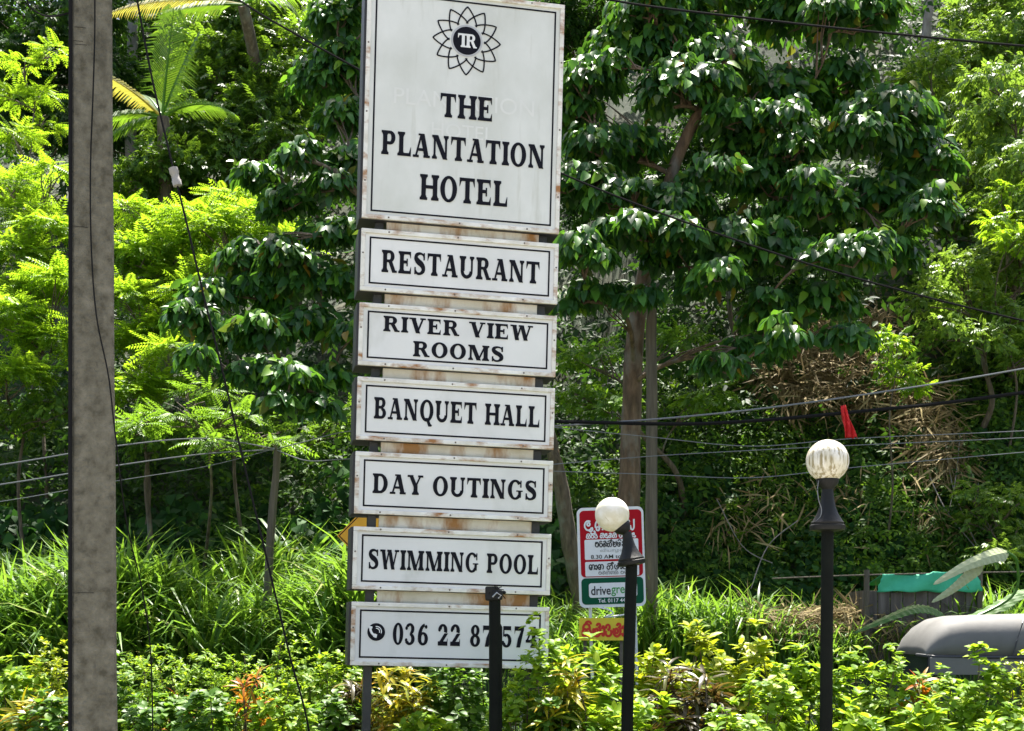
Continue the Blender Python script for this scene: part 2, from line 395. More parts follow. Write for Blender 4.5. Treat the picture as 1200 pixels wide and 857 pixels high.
def limb(mb, a, b, r0, r1, sag=.1, n=5, sides=6):
    a, b = Vector(a), Vector(b); d = (b-a).length; pts, rr = [], []
    off = Vector((random.uniform(-1, 1), random.uniform(-1, 1), random.uniform(.2, 1)))*d*sag
    for i in range(n+1):
        t = i/n; pts.append(a.lerp(b, t) + off*math.sin(t*math.pi)); rr.append(r0 + (r1-r0)*t)
    mb.tube(pts, rr, sides, wob=.08); return pts

def make_tree(name, label, group, base, boughs, tmpl, size, n_per, lm, trunk_pts=None, r=.14, bark='bark', droop=.6, zmin=-.4, jit=.35,
              flat_=.75, extra=None, inner=.5, up=.6):
    """boughs: list of (centre Vector, radius m)"""
    base = Vector(base); root = empty(name, base, label, 'tree', group)
    mid = sum((b[0] for b in boughs), Vector())/len(boughs)
    lo = min(b[0].z for b in boughs)
    if trunk_pts is None:
        top = Vector((mid.x, mid.y, max(lo, base.z + .5)*.4 + mid.z*.6))
        k1 = base.lerp(top, .4) + Vector((random.uniform(-.2, .2), random.uniform(-.2, .2), 0))
        k2 = base.lerp(top, .75) + Vector((random.uniform(-.2, .2), random.uniform(-.2, .2), 0))
        trunk_pts = [base - Vector((0, 0, .3)), base + Vector((0, 0, .3)), k1, k2, top]
    tp = [Vector(p) for p in trunk_pts]; mb = MB()
    rr = [r*(1.25 if i == 0 else 1) * (1 - .65*i/(len(tp)-1)) for i in range(len(tp))]
    # smooth the trunk line
    fine, fr = [], []
    for i in range(len(tp)-1):
        p0, p1, p2, p3 = tp[max(i-1, 0)], tp[i], tp[i+1], tp[min(i+2, len(tp)-1)]
        for s in range(6):
            t = s/6
            fine.append(.5*((2*p1) + (p2-p0)*t + (2*p0-5*p1+4*p2-p3)*t*t + (3*p1-p0-3*p2+p3)*t**3)); fr.append(rr[i]+(rr[i+1]-rr[i])*t)
    fine.append(tp[-1]); fr.append(rr[-1])
    mb.tube([p-base for p in fine], fr, 10, wob=.06)
    nodes = [(p, r*.3, 0) for p in fine[len(fine)*2//5:]]
    near = lambda c: min((p-c).length for p in fine)
    for c, br in sorted(boughs, key=lambda q: near(q[0])):
        # each bough grows from the nearest wood that lies below it
        st, rw, dep = min(nodes, key=lambda q: (q[0]-c).length*(1+.12*q[2]) + max(0, q[0].z-c.z+.35*(q[0]-c).length)*1.1)
        e_ = c-Vector((0, 0, br*.35)); r0 = max(.016, rw*.7)
        pts = limb(mb, st-base, e_-base, r0, max(.01, r0*.6), .14, 7)
        nodes += [(p+base, r0*.75, dep+1) for p in pts[3:]]
        for _ in range(4):
            u = Vector(sphere_dirs(1, -.2)[0]); s = pts[random.randint(2, 4)]
            limb(mb, s, c-base+u*br*.75, .016, .006, .1, 3, 4)
    mb.build('trunk', M[bark], root, True)
    parts = [clump(tmpl, (c-base), (br, br, br*flat_), int(n_per*(br/.6)**2), size, droop, zmin, jit, inner, up) for c, br in boughs]
    link('crown', tri_mesh('crown', *join(parts)), lm, root)
    if extra:
        for nm, tm, lm2, frac, sz, zm in extra:
            ps = [clump(tm, (c-base), (br*1.03, br*1.03, br*flat_*1.05), int(n_per*frac*(br/.6)**2), sz, droop*.6, zm, jit, .75, up) for c, br in boughs]
            tag(link(nm, tri_mesh(nm, *join(ps)), lm2, root), kind='stuff')
    return root

def at_px(lst, Y, dj=.8):
    """boughs given as (column, row, radius) in photo pixels, at about distance Y"""
    out = []
    for a in lst:
        y = Y + (a[3] if len(a) > 3 else random.uniform(-dj, dj)); out.append((P(a[0], a[1], y), a[2]/FPX*y))
    return out

def split_boughs(bs, k=2):
    """break each bough into a main one and k smaller ones round it"""
    out = []
    for c, br in bs:
        out.append((c, br*random.uniform(.66, .86)))
        for _ in range(k):
            u = Vector(sphere_dirs(1, -.6)[0]); out.append((c+Vector((u.x, u.y, u.z*.75))*br*random.uniform(.6, .95), br*random.uniform(.36, .58)))
    return out

def on_ground(px, Y):
    x = (px-CX)/FPX*Y; return Vector((x, Y, gz(x, Y)))

# ------------------------------------------------------------------ slab-serif lettering for the hotel sign
def rect(x0, y0, x1, y1): return [(x0, y0), (x1, y0), (x1, y1), (x0, y1)]
def band(cx, cy, rx, ry, tx, ty, a0, a1, n=22):
    """elliptic stroke: tx thickness at the sides, ty at top and bottom -> list of quads"""
    o = []
    for i in range(n):
        t0, t1 = R(a0+(a1-a0)*i/n), R(a0+(a1-a0)*(i+1)/n)
        o.append([(cx+rx*math.cos(t0), cy+ry*math.sin(t0)), (cx+rx*math.cos(t1), cy+ry*math.sin(t1)),
                  (cx+(rx-tx)*math.cos(t1), cy+(ry-ty)*math.sin(t1)), (cx+(rx-tx)*math.cos(t0), cy+(ry-ty)*math.sin(t0))])
    return o
S, H, F = .245, .135, .085        # stem, hairline, serif reach
def stem(x, y0=0, y1=1, bot=True, top=True, w=S):
    o = [rect(x, y0, x+w, y1)]
    for on, y, s in ((bot, y0, 1), (top, y1, -1)):
        if on: o += [rect(x-F, min(y, y+s*H*.8), x+w+F, max(y, y+s*H*.8)),
                     [(x-F*.55, y+s*H*.8), (x, y+s*H*1.5), (x+w, y+s*H*1.5), (x+w+F*.55, y+s*H*.8)]]
    return o
def para(x0, y0, x1, y1, w): return [[(x0, y0), (x0+w, y0), (x1+w, y1), (x1, y1)]]
def foot(x0, x1, y): return [rect(x0, min(y, y+H*.8 if y < .5 else y-H*.8), x1, max(y, y+H*.8 if y < .5 else y-H*.8))]
def tick(x, y, dx, dy): return [[(x, y), (x+dx, y), (x+dx*.15, y+dy), (x, y+dy*1.05)]]
GL = {}
def g(ch, w, *polys): GL[ch] = (w, [p for q in polys for p in q])
g('T', .88, stem(.34, top=False), [rect(.02, 1-H, .86, 1)], tick(.02, 1, .17, -.34), tick(.86, 1, -.17, -.34))
g('H', 1.02, stem(.1), stem(.72), [rect(.25, .45, .77, .45+H)])
g('E', .86, stem(.1), [rect(.2, 0, .8, H), rect(.2, 1-H, .78, 1), rect(.25, .46, .58, .46+H)], tick(.8, 0, -.15, .32), tick(.78, 1, -.15, -.3), [rect(.51, .34, .59, .68)])
g('L', .82, stem(.1), [rect(.2, 0, .78, H)], tick(.78, 0, -.16, .38))
g('P', .84, stem(.1), [rect(.2, 1-H, .5, 1), rect(.2, .42, .5, .42+H)], band(.5, .71, .3, .29, S*.95, H, -90, 90))
g('A', .98, para(.1, 0, .42, 1, .11), para(.66, 0, .38, 1, S*1.05), [rect(.25, .27, .73, .27+H*.9)], foot(0, .34, 0), foot(.6, .97, 0), [rect(.3, .92, .56, 1)])
g('N', 1.02, stem(.12, w=.115), stem(.77, bot=False, w=.115), para(.66, 0, .1, 1, S*1.1), [rect(.02, .92, .3, 1)])
g('I', .4, stem(.1))
g('O', .98, band(.49, .5, .46, .52, S*1.02, H*.9, 0, 360, 40))
g('R', .96, stem(.1), [rect(.2, 1-H, .5, 1), rect(.2, .45, .5, .45+H)], band(.5, .725, .3, .275, S*.95, H, -90, 90), para(.68, 0, .42, .5, S), foot(.66, .96, 0))
def spine(pts, n=5):
    """stroke of changing width through (x, y, width)"""
    L_ = []
    for i in range(len(pts)-1):
        p0, p1, p2, p3 = [Vector(pts[j]) for j in (max(i-1, 0), i, i+1, min(i+2, len(pts)-1))]
        for k in range(n):
            t = k/n; L_.append(.5*((2*p1)+(p2-p0)*t+(2*p0-5*p1+4*p2-p3)*t*t+(3*p1-p0-3*p2+p3)*t**3))
    L_.append(Vector(pts[-1])); o = []; N_ = []
    for i in range(len(L_)):
        d = L_[min(i+1, len(L_)-1)]-L_[max(i-1, 0)]; d = Vector((d.x, d.y)).normalized(); N_.append(Vector((-d.y, d.x)))
    for i in range(len(L_)-1):
        a, b = L_[i], L_[i+1]; na, nb = N_[i]*a.z/2, N_[i+1]*b.z/2
        o.append([(a.x+na.x, a.y+na.y), (a.x-na.x, a.y-na.y), (b.x-nb.x, b.y-nb.y), (b.x+nb.x, b.y+nb.y)])
    return o
g('S', .78, spine([(.67, .77, .1), (.6, .9, .1), (.4, .955, .12), (.2, .88, .19), (.17, .73, .24), (.3, .59, .28), (.48, .49, .28), (.61, .35, .25), (.61, .18, .21), (.45, .06, .13), (.25, .06, .12), (.12, .2, .1)]), [rect(.62, .66, .71, .99), rect(.07, .01, .16, .34)])
g('U', .98, stem(.1, .33, bot=False), stem(.74, .33, bot=False, w=.115), band(.4775, .33, .3775, .345, S*.8, H*1.2, 180, 360))
g('V', .98, para(.4, 0, .1, 1, S*1.05), para(.42, 0, .76, 1, .11), foot(0, .4, 1), foot(.64, .97, 1), [rect(.42, 0, .58, .06)])
g('W', 1.36, para(.3, 0, .1, 1, S), para(.34, 0, .58, .95, .1), para(.82, 0, .56, 1, S), para(.86, 0, 1.14, 1, .1), foot(0, .38, 1), foot(.5, .82, 1), foot(1.05, 1.36, 1), [rect(.31, 0, .44, .06), rect(.83, 0, .96, .06)])
g('M', 1.26, stem(.12, w=.115), stem(.92), para(.52, 0, .14, 1, S*1.05), para(.56, 0, .96, 1, .11), [rect(.54, 0, .68, .06), rect(.02, .92, .3, 1)])
g('B', .88, stem(.1), [rect(.2, 1-H, .5, 1), rect(.2, .47, .5, .47+H), rect(.2, 0, .5, H)], band(.5, .745, .28, .255, S*.9, H, -90, 90), band(.5, .2675, .33, .2675, S*.95, H, -90, 90))
g('Q', .98, band(.49, .5, .46, .52, S*1.02, H*.9, 0, 360, 40), para(.62, -.24, .4, .16, S*.9), band(.74, -.1, .16, .14, .1, .1, 200, 330, 8))
g('Y', .96, stem(.38, 0, .5, top=False), para(.38, .4, .08, 1, S*1.02), para(.44, .4, .75, 1, .11), foot(0, .36, 1), foot(.64, .96, 1))
g('D', .98, stem(.1), [rect(.2, 1-H, .46, 1), rect(.2, 0, .46, H)], band(.46, .5, .46, .5, S*1.02, H, -90, 90, 26))
g('G', 1.0, band(.49, .5, .46, .52, S*1.02, H*.9, 38, 322, 34), [rect(.68, .1, .86, .46), rect(.56, .40, .96, .47), rect(.8, .62, .88, .98)])
g('C', .94, band(.49, .5, .46, .52, S*1.02, H*.9, 40, 320, 34), [rect(.78, .62, .86, .98)])
# figures
g('0', .73, band(.365, .5, .345, .52, S*.95, H*.8, 0, 360, 36))
g('3', .74, band(.34, .745, .3, .27, S*.9, H*.9, -80, 150, 20), band(.33, .275, .34, .29, S*.95, H*.9, -150, 88, 20), band(.12, .78, .09, .09, .088, .088, 0, 360, 12), band(.11, .22, .09, .09, .088, .088, 0, 360, 12))
g('6', .78, band(.4, .3, .34, .315, S*.95, H*.85, 0, 360, 30), band(.56, .36, .5, .66, S*.95, H, 98, 185, 16), band(.6, .86, .09, .09, .088, .088, 0, 360, 12))
g('2', .76, band(.37, .72, .31, .3, S*.95, H*.9, -25, 170, 22), para(.06, .08, .48, .58, S), [rect(.05, 0, .7, S*.82)], tick(.7, 0, -.12, .34), band(.15, .74, .09, .09, .088, .088, 0, 360, 12))
g('8', .78, band(.39, .75, .29, .27, S*.85, H*.8, 0, 360, 26), band(.39, .27, .34, .29, S*.95, H*.85, 0, 360, 26))
g('7', .74, [rect(.06, 1-S*.85, .7, 1)], tick(.06, 1, .12, -.36), [[(.2, 0), (.46, 0), (.7, .86), (.56, .9), (.3, .42)]])
g('5', .76, [rect(.12, 1-S*.8, .66, 1), rect(.12, .5, .21, .95)], band(.36, .31, .34, .33, S*.95, H*.9, -155, 130, 24), band(.12, .22, .09, .09, .088, .088, 0, 360, 12), tick(.66, 1, -.08, -.26))
g('4', .78, stem(.44, 0, 1, top=False), [rect(.02, .24, .76, .24+H), [(.02, .28), (.15, .28), (.56, 1), (.44, 1)]])
g(' ', .42)

def letter_mesh(text, width, height, gap=.075, off=.0):
    """flat lettering centred on the origin in the local XZ plane, facing -Y; every piece a hair in front of the last"""
    x, polys = 0, []
    for ch in text:
        w, ps = GL[ch]
        polys += [[(px+x, py) for px, py in p] for p in ps]; x += w + gap
    tot = x - gap; mb = MB()
    for i, p in enumerate(polys):
        mb.add([((px-tot/2)*width/tot, -off-(i % 23)*4e-5, (py-.5)*height) for px, py in p], [tuple(range(len(p)))])
    return mb

# ------------------------------------------------------------------ hotel sign
SY = 11.0; SW = 1.61; sx_, sz_ = .00702, .006875
sign = empty('hotel_sign', ((528.5-CX)/FPX*SY - .04, SY, 0), 'tall white hotel sign of seven stacked framed boxes with black serif lettering', 'sign')
sign.rotation_euler = (0, .026, R(11))
def zc(py): return EYE + (HY - py)*sz_       # photo row (at the sign's middle column) -> height along the sign
DEP = .32
def sign_box(y0, y1, face, name_label):
    z0, z1 = zc(y1), zc(y0); zm = (z0+z1)/2; h = z1-z0
    hb = MB().box((-SW/2-.02, .012, z0-.004), (SW/2, DEP, z1-.002)).build('sign_box', M['housing'], sign, bevel=.004)
    hb['label'] = name_label
    fm = MB().add([(-SW/2+.02, .0, z0+.02), (SW/2-.02, 0, z0+.02), (SW/2-.02, 0, z1-.02), (-SW/2+.02, 0, z1-.02)], [(0,1,2,3)])
    fm.build('face', face, hb)
    fw = .034
    f = MB()
    f.box((-SW/2, -.016, z1-fw), (SW/2, .011, z1)).box((-SW/2, -.016, z0), (SW/2, .011, z0+fw))
    f.box((-SW/2, -.014, z0+fw), (-SW/2+fw, .011, z1-fw)).box((SW/2-fw, -.014, z0+fw), (SW/2, .011, z1-fw))
    f.build('frame', M['frame'], hb, bevel=.004)
    rv = MB()
    for x in np.arange(-SW/2+.22, SW/2, .56):
        for z in (z0+.017, z1-.017): rv.lathe([(.0075, 0), (.006, .004), (.001, .005)], 8, Matrix.Translation((x+random.uniform(-.02, .02), -.016, z)) @ Matrix.Rotation(R(90), 4, 'X'))
    for z in np.arange(z0+.3, z1-.1, .55):
        for x in (-SW/2+.017, SW/2-.017): rv.lathe([(.0075, 0), (.006, .004), (.001, .005)], 8, Matrix.Translation((x, -.014, z)) @ Matrix.Rotation(R(90), 4, 'X'))
    tag(rv.build('rivet_row', M['rivet'], hb), kind='stuff')
    ix, iz, w = .068, .06, .0135
    bl = MB()
    for a in ((-SW/2+ix, z0+iz, SW/2-ix, z0+iz+w), (-SW/2+ix, z1-iz-w, SW/2-ix, z1-iz), (-SW/2+ix, z0+iz+w, -SW/2+ix+w, z1-iz-w), (SW/2-ix-w, z0+iz+w, SW/2-ix, z1-iz-w)):
        x0, a0, x1, a1 = a; bl.add([(x0, -.003, a0), (x1, -.003, a0), (x1, -.003, a1), (x0, -.003, a1)], [(0,1,2,3)])
    bl.build('border_line', M['ink'], hb)
    return hb
def text_on(hb, text, cxpx, cypx, wpx, hpx, m=None, off=.004, axis_x=None, name='lettering'):
    if ' ' in text:                                   # each word is a piece of its own
        adv = [GL[c][0]+.075 for c in text]; tot = sum(adv)-.075; x = 0
        for wd in text.split(' '):
            ww = sum(GL[c][0]+.075 for c in wd)-.075
            text_on(hb, wd, cxpx+(x+ww/2-tot/2)*wpx/tot, cypx, ww*wpx/tot, hpx, m, off, axis_x, name); x += ww+.15+GL[' '][0]
        return
    """photo columns are measured from the sign's own middle at that row"""
    mid = 528.5 + (HY-cypx)*.0245
    o = letter_mesh(text, wpx*sx_, hpx*sz_, off=off).build(name, m or M['ink'], hb)
    o.location = ((cxpx-mid)*sx_, 0, zc(cypx)); return o

b1 = sign_box(-9, 264, M['sign_face_aged'], 'largest box with flower logo and hotel name')
text_on(b1, 'THE', 546, 124, 62, 28); text_on(b1, 'PLANTATION', 543, 174, 191, 28); text_on(b1, 'HOTEL', 543, 222, 103, 30)
def plain_text(body, width, height, m, parent, loc, name='lettering', fatten=0, rot=(R(90), 0, 0)):
    cu = bpy.data.curves.new('t', 'FONT'); cu.body = body; cu.align_x = 'CENTER'; cu.align_y = 'CENTER'; cu.offset = fatten; cu.fill_mode = 'FRONT'
    to = bpy.data.objects.new('t', cu); C.objects.link(to)
    dg = bpy.context.evaluated_depsgraph_get(); me = bpy.data.meshes.new_from_object(to.evaluated_get(dg))
    bpy.data.objects.remove(to)
    co = np.empty(len(me.vertices)*3, np.float32); me.vertices.foreach_get('co', co); co = co.reshape(-1, 3)
    lo, hi = co.min(0), co.max(0); s = np.array([width/(hi[0]-lo[0]), height/(hi[1]-lo[1]), 0])
    co = (co-(lo+hi)/2)*s; co = np.stack([co[:, 0], np.zeros(len(co)), co[:, 1]], 1)
    me.vertices.foreach_set('co', co.astype(np.float32).ravel()); me.update()
    o = link(name, me, m, parent, loc); o['kind'] = 'stuff'; return o
plain_text('PLANTATION', 163*sx_, 19*sz_, M['ghost'], b1, ((545-545)*sx_, -.002, zc(118)), 'ghost_lettering')
plain_text('HOTEL', 72*sx_, 16*sz_, M['ghost'], b1, (-.01, -.002, zc(153)), 'ghost_lettering')
# flower logo: twelve outlined petals round a disc
lg = MB(); zl = zc(46); k = 0
xl = (546 - (528.5+(HY-46)*.0245))*sx_
for i in range(12):
    a = R(90 + 30*i); tip, w0, rb = 40*sz_, 11.2*sz_, 17.5*sz_
    for sg in (-1, 1):
        pts = []
        for j in range(13):
            t = j/12; rr = rb + (tip-rb)*t; ww = sg*w0*math.cos(t*math.pi/2)**.8*(1 - .15*t) if t < 1 else 0
            pts.append((rr*math.cos(a)-ww*math.sin(a), rr*math.sin(a)+ww*math.cos(a)))
        for (p, q) in zip(pts, pts[1:]):
            d = Vector((q[0]-p[0], q[1]-p[1])).normalized()*.0058; nx_, ny_ = -d.y, d.x
            dd = (p[0]-d.x*.3, p[1]-d.y*.3); ee = (q[0]+d.x*.3, q[1]+d.y*.3); k += 1
            lg.add([(xl+dd[0]+nx_, -.004-(k % 29)*3e-5, zl+dd[1]+ny_), (xl+dd[0]-nx_, -.004-(k % 29)*3e-5, zl+dd[1]-ny_),
                    (xl+ee[0]-nx_, -.004-(k % 29)*3e-5, zl+ee[1]-ny_), (xl+ee[0]+nx_, -.004-(k % 29)*3e-5, zl+ee[1]+ny_)], [(0,1,2,3)])
lg.build('flower_logo', M['ink'], b1)
def disc(r, y, m, nm, x=xl, z=zl, par=b1):
    n = 40; return MB().add([(x+r*math.cos(2*math.pi*i/n), y, z+r*math.sin(2*math.pi*i/n)) for i in range(n)], [tuple(range(n))]).build(nm, m, par)
disc(18.6*sz_, -.0055, M['logo_grey'], 'logo_ring'); disc(16.5*sz_, -.0065, M['ink'], 'logo_disc')
for txt, dx, w in (('T', -4.6, 12.5), ('R', 5.2, 13.5)):
    o = letter_mesh(txt, w*sz_, 16*sz_, off=.008).build('monogram', M['sign_face'], b1); o.location = (xl+dx*sz_, 0, zl)

rows = [(276, 348, 'RESTAURANT', [('RESTAURANT', 540, 312, 184, 26)]),
        (362, 434.5, 'RIVER VIEW ROOMS', [('RIVER VIEW', 537, 384.5, 174, 18), ('ROOMS', 537, 411.5, 106, 18)]),
        (448, 521, 'BANQUET HALL', [('BANQUET HALL', 536, 483, 193, 25)]),
        (534.5, 606.5, 'DAY OUTINGS', [('DAY OUTINGS', 533.5, 570.5, 191, 23)]),
        (621.5, 694, 'SWIMMING POOL', [('SWIMMING POOL', 532, 658.5, 198, 23)]),
        (708.5, 782, 'telephone number', [('036 22 87 574', 545, 744.5, 168, 25)])]
last = None
for y0, y1, nm, txt in rows:
    hb = sign_box(y0, y1, M['sign_face'], 'narrow box lettered ' + nm if nm.isupper() else 'lowest box with telephone number')
    for t in txt: text_on(hb, *t)
    last = hb
# telephone roundel
zt = zc(743); xt = (442.5-528.5)*sx_
disc(10.3*sz_, -.004, M['ink'], 'phone_disc', xt, zt, last)
ph = MB(); k = 0
arc = [(xt+sz_*(2.2+9*math.cos(R(a))), zt+sz_*(4.2+9.2*math.sin(R(a)))) for a in range(165, 262, 8)]
for i, (p, q) in enumerate(zip(arc, arc[1:])):
    wd = sz_*(2.1 if i in (0, 1, 9, 10, 11) else 1.3); d = Vector((q[0]-p[0], q[1]-p[1])).normalized(); n_ = Vector((-d.y, d.x))*wd
    ph.add([(p[0]+n_.x, -.0055-i*3e-5, p[1]+n_.y), (p[0]-n_.x, -.0055-i*3e-5, p[1]-n_.y), (q[0]-n_.x, -.0055-i*3e-5, q[1]-n_.y), (q[0]+n_.x, -.0055-i*3e-5, q[1]+n_.y)], [(0,1,2,3)])
for rr in (3.2, 5.4):
    for i in range(8):
        a0, a1 = R(-20+15*i), R(-5+15*i); ph.add([(xt+sz_*(.2+(rr+s)*math.cos(a)), -.0062, zt+sz_*(.6+(rr+s)*math.sin(a))) for s, a in ((0, a0), (1, a0), (1, a1), (0, a1))], [(0,1,2,3)])
ph.build('phone_icon', M['white'], last)
gaps = [(264, 276), (348, 362), (434.5, 448), (521, 534.5), (606.5, 621.5), (694, 708.5)]
for y0, y1 in gaps:
    MB().box((-.60, .05, zc(y1)-.001), (.65, .075, zc(y0)+.001)).build('filler_board', M['filler'], sign, bevel=.003)
for x in (-.655, .69):
    MB().box((x-.035, .08, -.35), (x+.035, .15, zc(-9)-.02)).build('leg', M['rusty_black'], sign, bevel=.005)

# ------------------------------------------------------------------ concrete utility pole
PY_ = 7.5
pole = empty('concrete_pole', (P(111.5, 740, PY_).x, PY_, 0), 'tall grey weathered concrete utility pole with a thin black wire', 'utility pole')
PC, PS = math.cos(R(17.6)), math.sin(R(17.6))
def pole_mesh():
    mb = MB(); rings = []
    zs = np.linspace(-.4, 8.2, 24)
    for z in zs:
        t = (z-.0)/8.2; hw = .122 - .026*t; hd = .12 - .03*t; c = .014; cxo = -.004*z
        q = [(-hw+c, -hd), (hw-c, -hd), (hw, -hd+c), (hw, hd-c), (hw-c, hd), (-hw+c, hd), (-hw, hd-c), (-hw, -hd+c)]
        rings.append([(x*PC-y*PS+cxo+random.uniform(-.0015, .0015), x*PS+y*PC+random.uniform(-.0015, .0015), z) for x, y in q])
    vs_ = [v for r in rings for v in r]; fs = []
    for i in range(len(zs)-1):
        for k in range(8): fs.append((i*8+k, i*8+(k+1) % 8, (i+1)*8+(k+1) % 8, (i+1)*8+k))
    fs.append(tuple(range(7, -1, -1))); fs.append(tuple((len(zs)-1)*8+k for k in range(8)))
    return mb.add(vs_, fs)
pole_mesh().build('shaft', M['concrete'], pole)
pw = [P(111, -20, PY_-.125), P(111, 40, PY_-.125), P(109, 110, PY_-.13), P(106, 200, PY_-.13), P(107, 290, PY_-.13), P(113, 370, PY_-.14), P(127, 440, PY_-.13), P(134, 500, PY_-.11), P(148, 610, PY_+.05), P(168, 700, PY_+.3), P(178, 800, PY_+.5), P(180, 900, PY_+.6)]
def smooth_line(pts, n=8):
    o = []
    for i in range(len(pts)-1):
        p0, p1, p2, p3 = pts[max(i-1, 0)], pts[i], pts[i+1], pts[min(i+2, len(pts)-1)]
        for s in range(n):
            t = s/n; o.append(.5*((2*p1)+(p2-p0)*t+(2*p0-5*p1+4*p2-p3)*t*t+(3*p1-p0-3*p2+p3)*t**3))
    return o+[pts[-1]]
pw[-1] = Vector((pw[-1].x, pw[-1].y, -.05))
MB().tube([p-pole.location for p in smooth_line(pw)], .0042, 6).build('wire', M['black_cable'], pole, True)
MB().tube([Vector((-.124*PC+.12*PS*.9-.004*z-.004+.0037*z, -.12*PC-.131*PS+.012*z*.3, z)) for z in (-.2, 2, 4, 6, 8.1)], .011, 8).build('cable', M['black_cable'], pole, True)
for (px_, py_, w_) in ((95, 48, .05), (98, 52, .06), (96, 266, .08), (98, 695, .11), (97, 32, .06)):
    p = P(px_, py_, PY_-.12); t = p.z/8.2; hd = .12-.03*t
    Ms = Matrix.Translation((-.004*p.z, 0, p.z)) @ Matrix.Rotation(R(17.6), 4, 'Z')
    xo = (px_-110)/FPX*PY_; a = [Vector((xo-w_/2+w_*i/6, -hd-.001, random.uniform(-.002, .002))) for i in range(7)]
    MB().tube([Ms @ q for q in a], .0016, 5).build('casting_seam', M['crack'], pole)

# ------------------------------------------------------------------ garden lamps
def lamp(px, Y, zf, label, globe_m, globe_r, tilt=0, tilt2=0, pr=.036, lean=0):
    root = empty('garden_lamp', (P(px, HY, Y).x, Y, 0), label, 'lamp', 'black garden lamps along the hedge')
    MB().tube([(0, 0, -.3), (0, 0, zf*.5), (lean, 0, zf)], [pr, pr*.98, pr*.95], 14).build('post', M['post_black'], root, True)
    Mt = Matrix.Translation((lean, 0, zf)) @ Matrix.Rotation(tilt, 4, 'Y')
    MB().lathe([(.05, -.02), (.092, -.012), (.097, 0), (.097, .014), (.088, .02), (.09, .03), (.08, .042), (.06, .075), (.045, .115), (.036, .16), (.032, .2), (.031, .215)], 28, Mt).build('bell_collar', M['lamp_black'], root, True)
    M2 = Mt @ Matrix.Translation((0, 0, .21)) @ Matrix.Rotation(tilt2, 4, 'Y')
    MB().lathe([(.03, 0), (.04, .012), (.058, .035), (.062, .05), (.062, .064), (.05, .066)], 28, M2).build('globe_cup', M['lamp_black'], root, True)
    n, m_ = 32, 20; r = globe_r
    prof = [(r*math.sin(math.pi*i/m_) if 0 < i < m_ else .001, -r*math.cos(math.pi*i/m_)) for i in range(m_+1)]
    gm = MB().lathe(prof, n)
    go = gm.build('globe', globe_m, root, True); go.matrix_local = M2 @ Matrix.Translation((0, 0, .05+r*.93))
    return root, Mt, M2
lz = P(0, 619, 7.5).z
r1, Mt, M2 = lamp(968, 7.5, lz, 'black lamp post with a streaky dirty globe standing upright on the right', M['globe_dirty'], .117, lean=.008)
w = [M2 @ Vector(p) for p in ((-.05, -.02, .06), (-.066, -.05, .0), (-.062, -.06, -.06), (-.045, -.05, -.11), (-.05, -.05, -.15), (-.075, -.04, -.18))]
MB().tube(smooth_line(w), .0028, 6).build('wire', M['grey_wire'], r1, True)
r2, Mt, M2 = lamp(735, 9.3, P(0, 660, 9.3).z, 'black lamp post with its cream globe tilted off to the left', M['globe'], .117, R(-9), R(-30), .042, .03)
MB().box((.0, -.035, .035), (.045, .035, .09), M2).build('broken_bracket', M['steel'], r2, bevel=.006)
r3 = empty('garden_lamp', (P(579, HY, 9.6).x, 9.6, 0), 'globeless black lamp post with broken top in front of the telephone number', 'lamp', 'black garden lamps along the hedge')
zt3 = P(0, 700, 9.6).z
MB().tube([(0, 0, -.3), (.005, 0, zt3*.6), (.005, 0, zt3)], .041, 14).build('post', M['post_black'], r3, True)
MB().tube([(.034, 0, .3), (.036, 0, P(0, 735, 9.6).z), (.02, 0, P(0, 728, 9.6).z)], .022, 8).build('conduit', M['post_black'], r3, True)
bk = MB().box((-.062, -.05, zt3-.025), (.035, .05, zt3+.075)).box((-.02, -.055, zt3-.02), (.06, .03, zt3+.05)).box((.045, -.02, zt3+.02), (.085, .02, zt3+.045))
bk.build('socket_block', M['lamp_black'], r3, bevel=.012)
fr_ = MB()
for i in range(9):
    a = Vector((random.uniform(-.04, .05), random.uniform(-.05, .02), zt3+.05)); d = Vector((random.uniform(-.03, .05), random.uniform(-.05, .02), random.uniform(-.05, .07)))
    fr_.tube([a, a+d*.6, a+d*1.1+Vector((.01, 0, -.01))], .0035, 5)
fr_.build('loose_wire', M['black_cable'], r3); 
MB().tube([Vector((-.01, -.056, zt3+.0)), Vector((.02, -.062, zt3+.03)), Vector((.05, -.06, zt3+.01)), Vector((.03, -.06, zt3-.01))], .006, 6).build('clamp', M['steel'], r3)

# ------------------------------------------------------------------ roadside boards
def rounded(w, h, r, n=6):
    o = []
    for cx_, cz_, a0 in ((w/2-r, h/2-r, 0), (-w/2+r, h/2-r, 90), (-w/2+r, -h/2+r, 180), (w/2-r, -h/2+r, 270)):
        for i in range(n+1): a = R(a0+90*i/n); o.append((cx_+r*math.cos(a), cz_+r*math.sin(a)))
    return o
def slab(w, h, r, y0, y1, x=0, z=0):
    q = rounded(w, h, r); n = len(q)
    return MB().add([(x+a, y0, z+b) for a, b in q]+[(x+a, y1, z+b) for a, b in q], [tuple(range(n))[::-1], tuple(range(n, 2*n))]+[(i, (i+1) % n, n+(i+1) % n, n+i) for i in range(n)])

def arcp(cx_, cy_, rx, ry, a0, a1, n=12): return [(cx_+rx*math.cos(R(a0+(a1-a0)*i/n)), cy_+ry*math.sin(R(a0+(a1-a0)*i/n))) for i in range(n+1)]
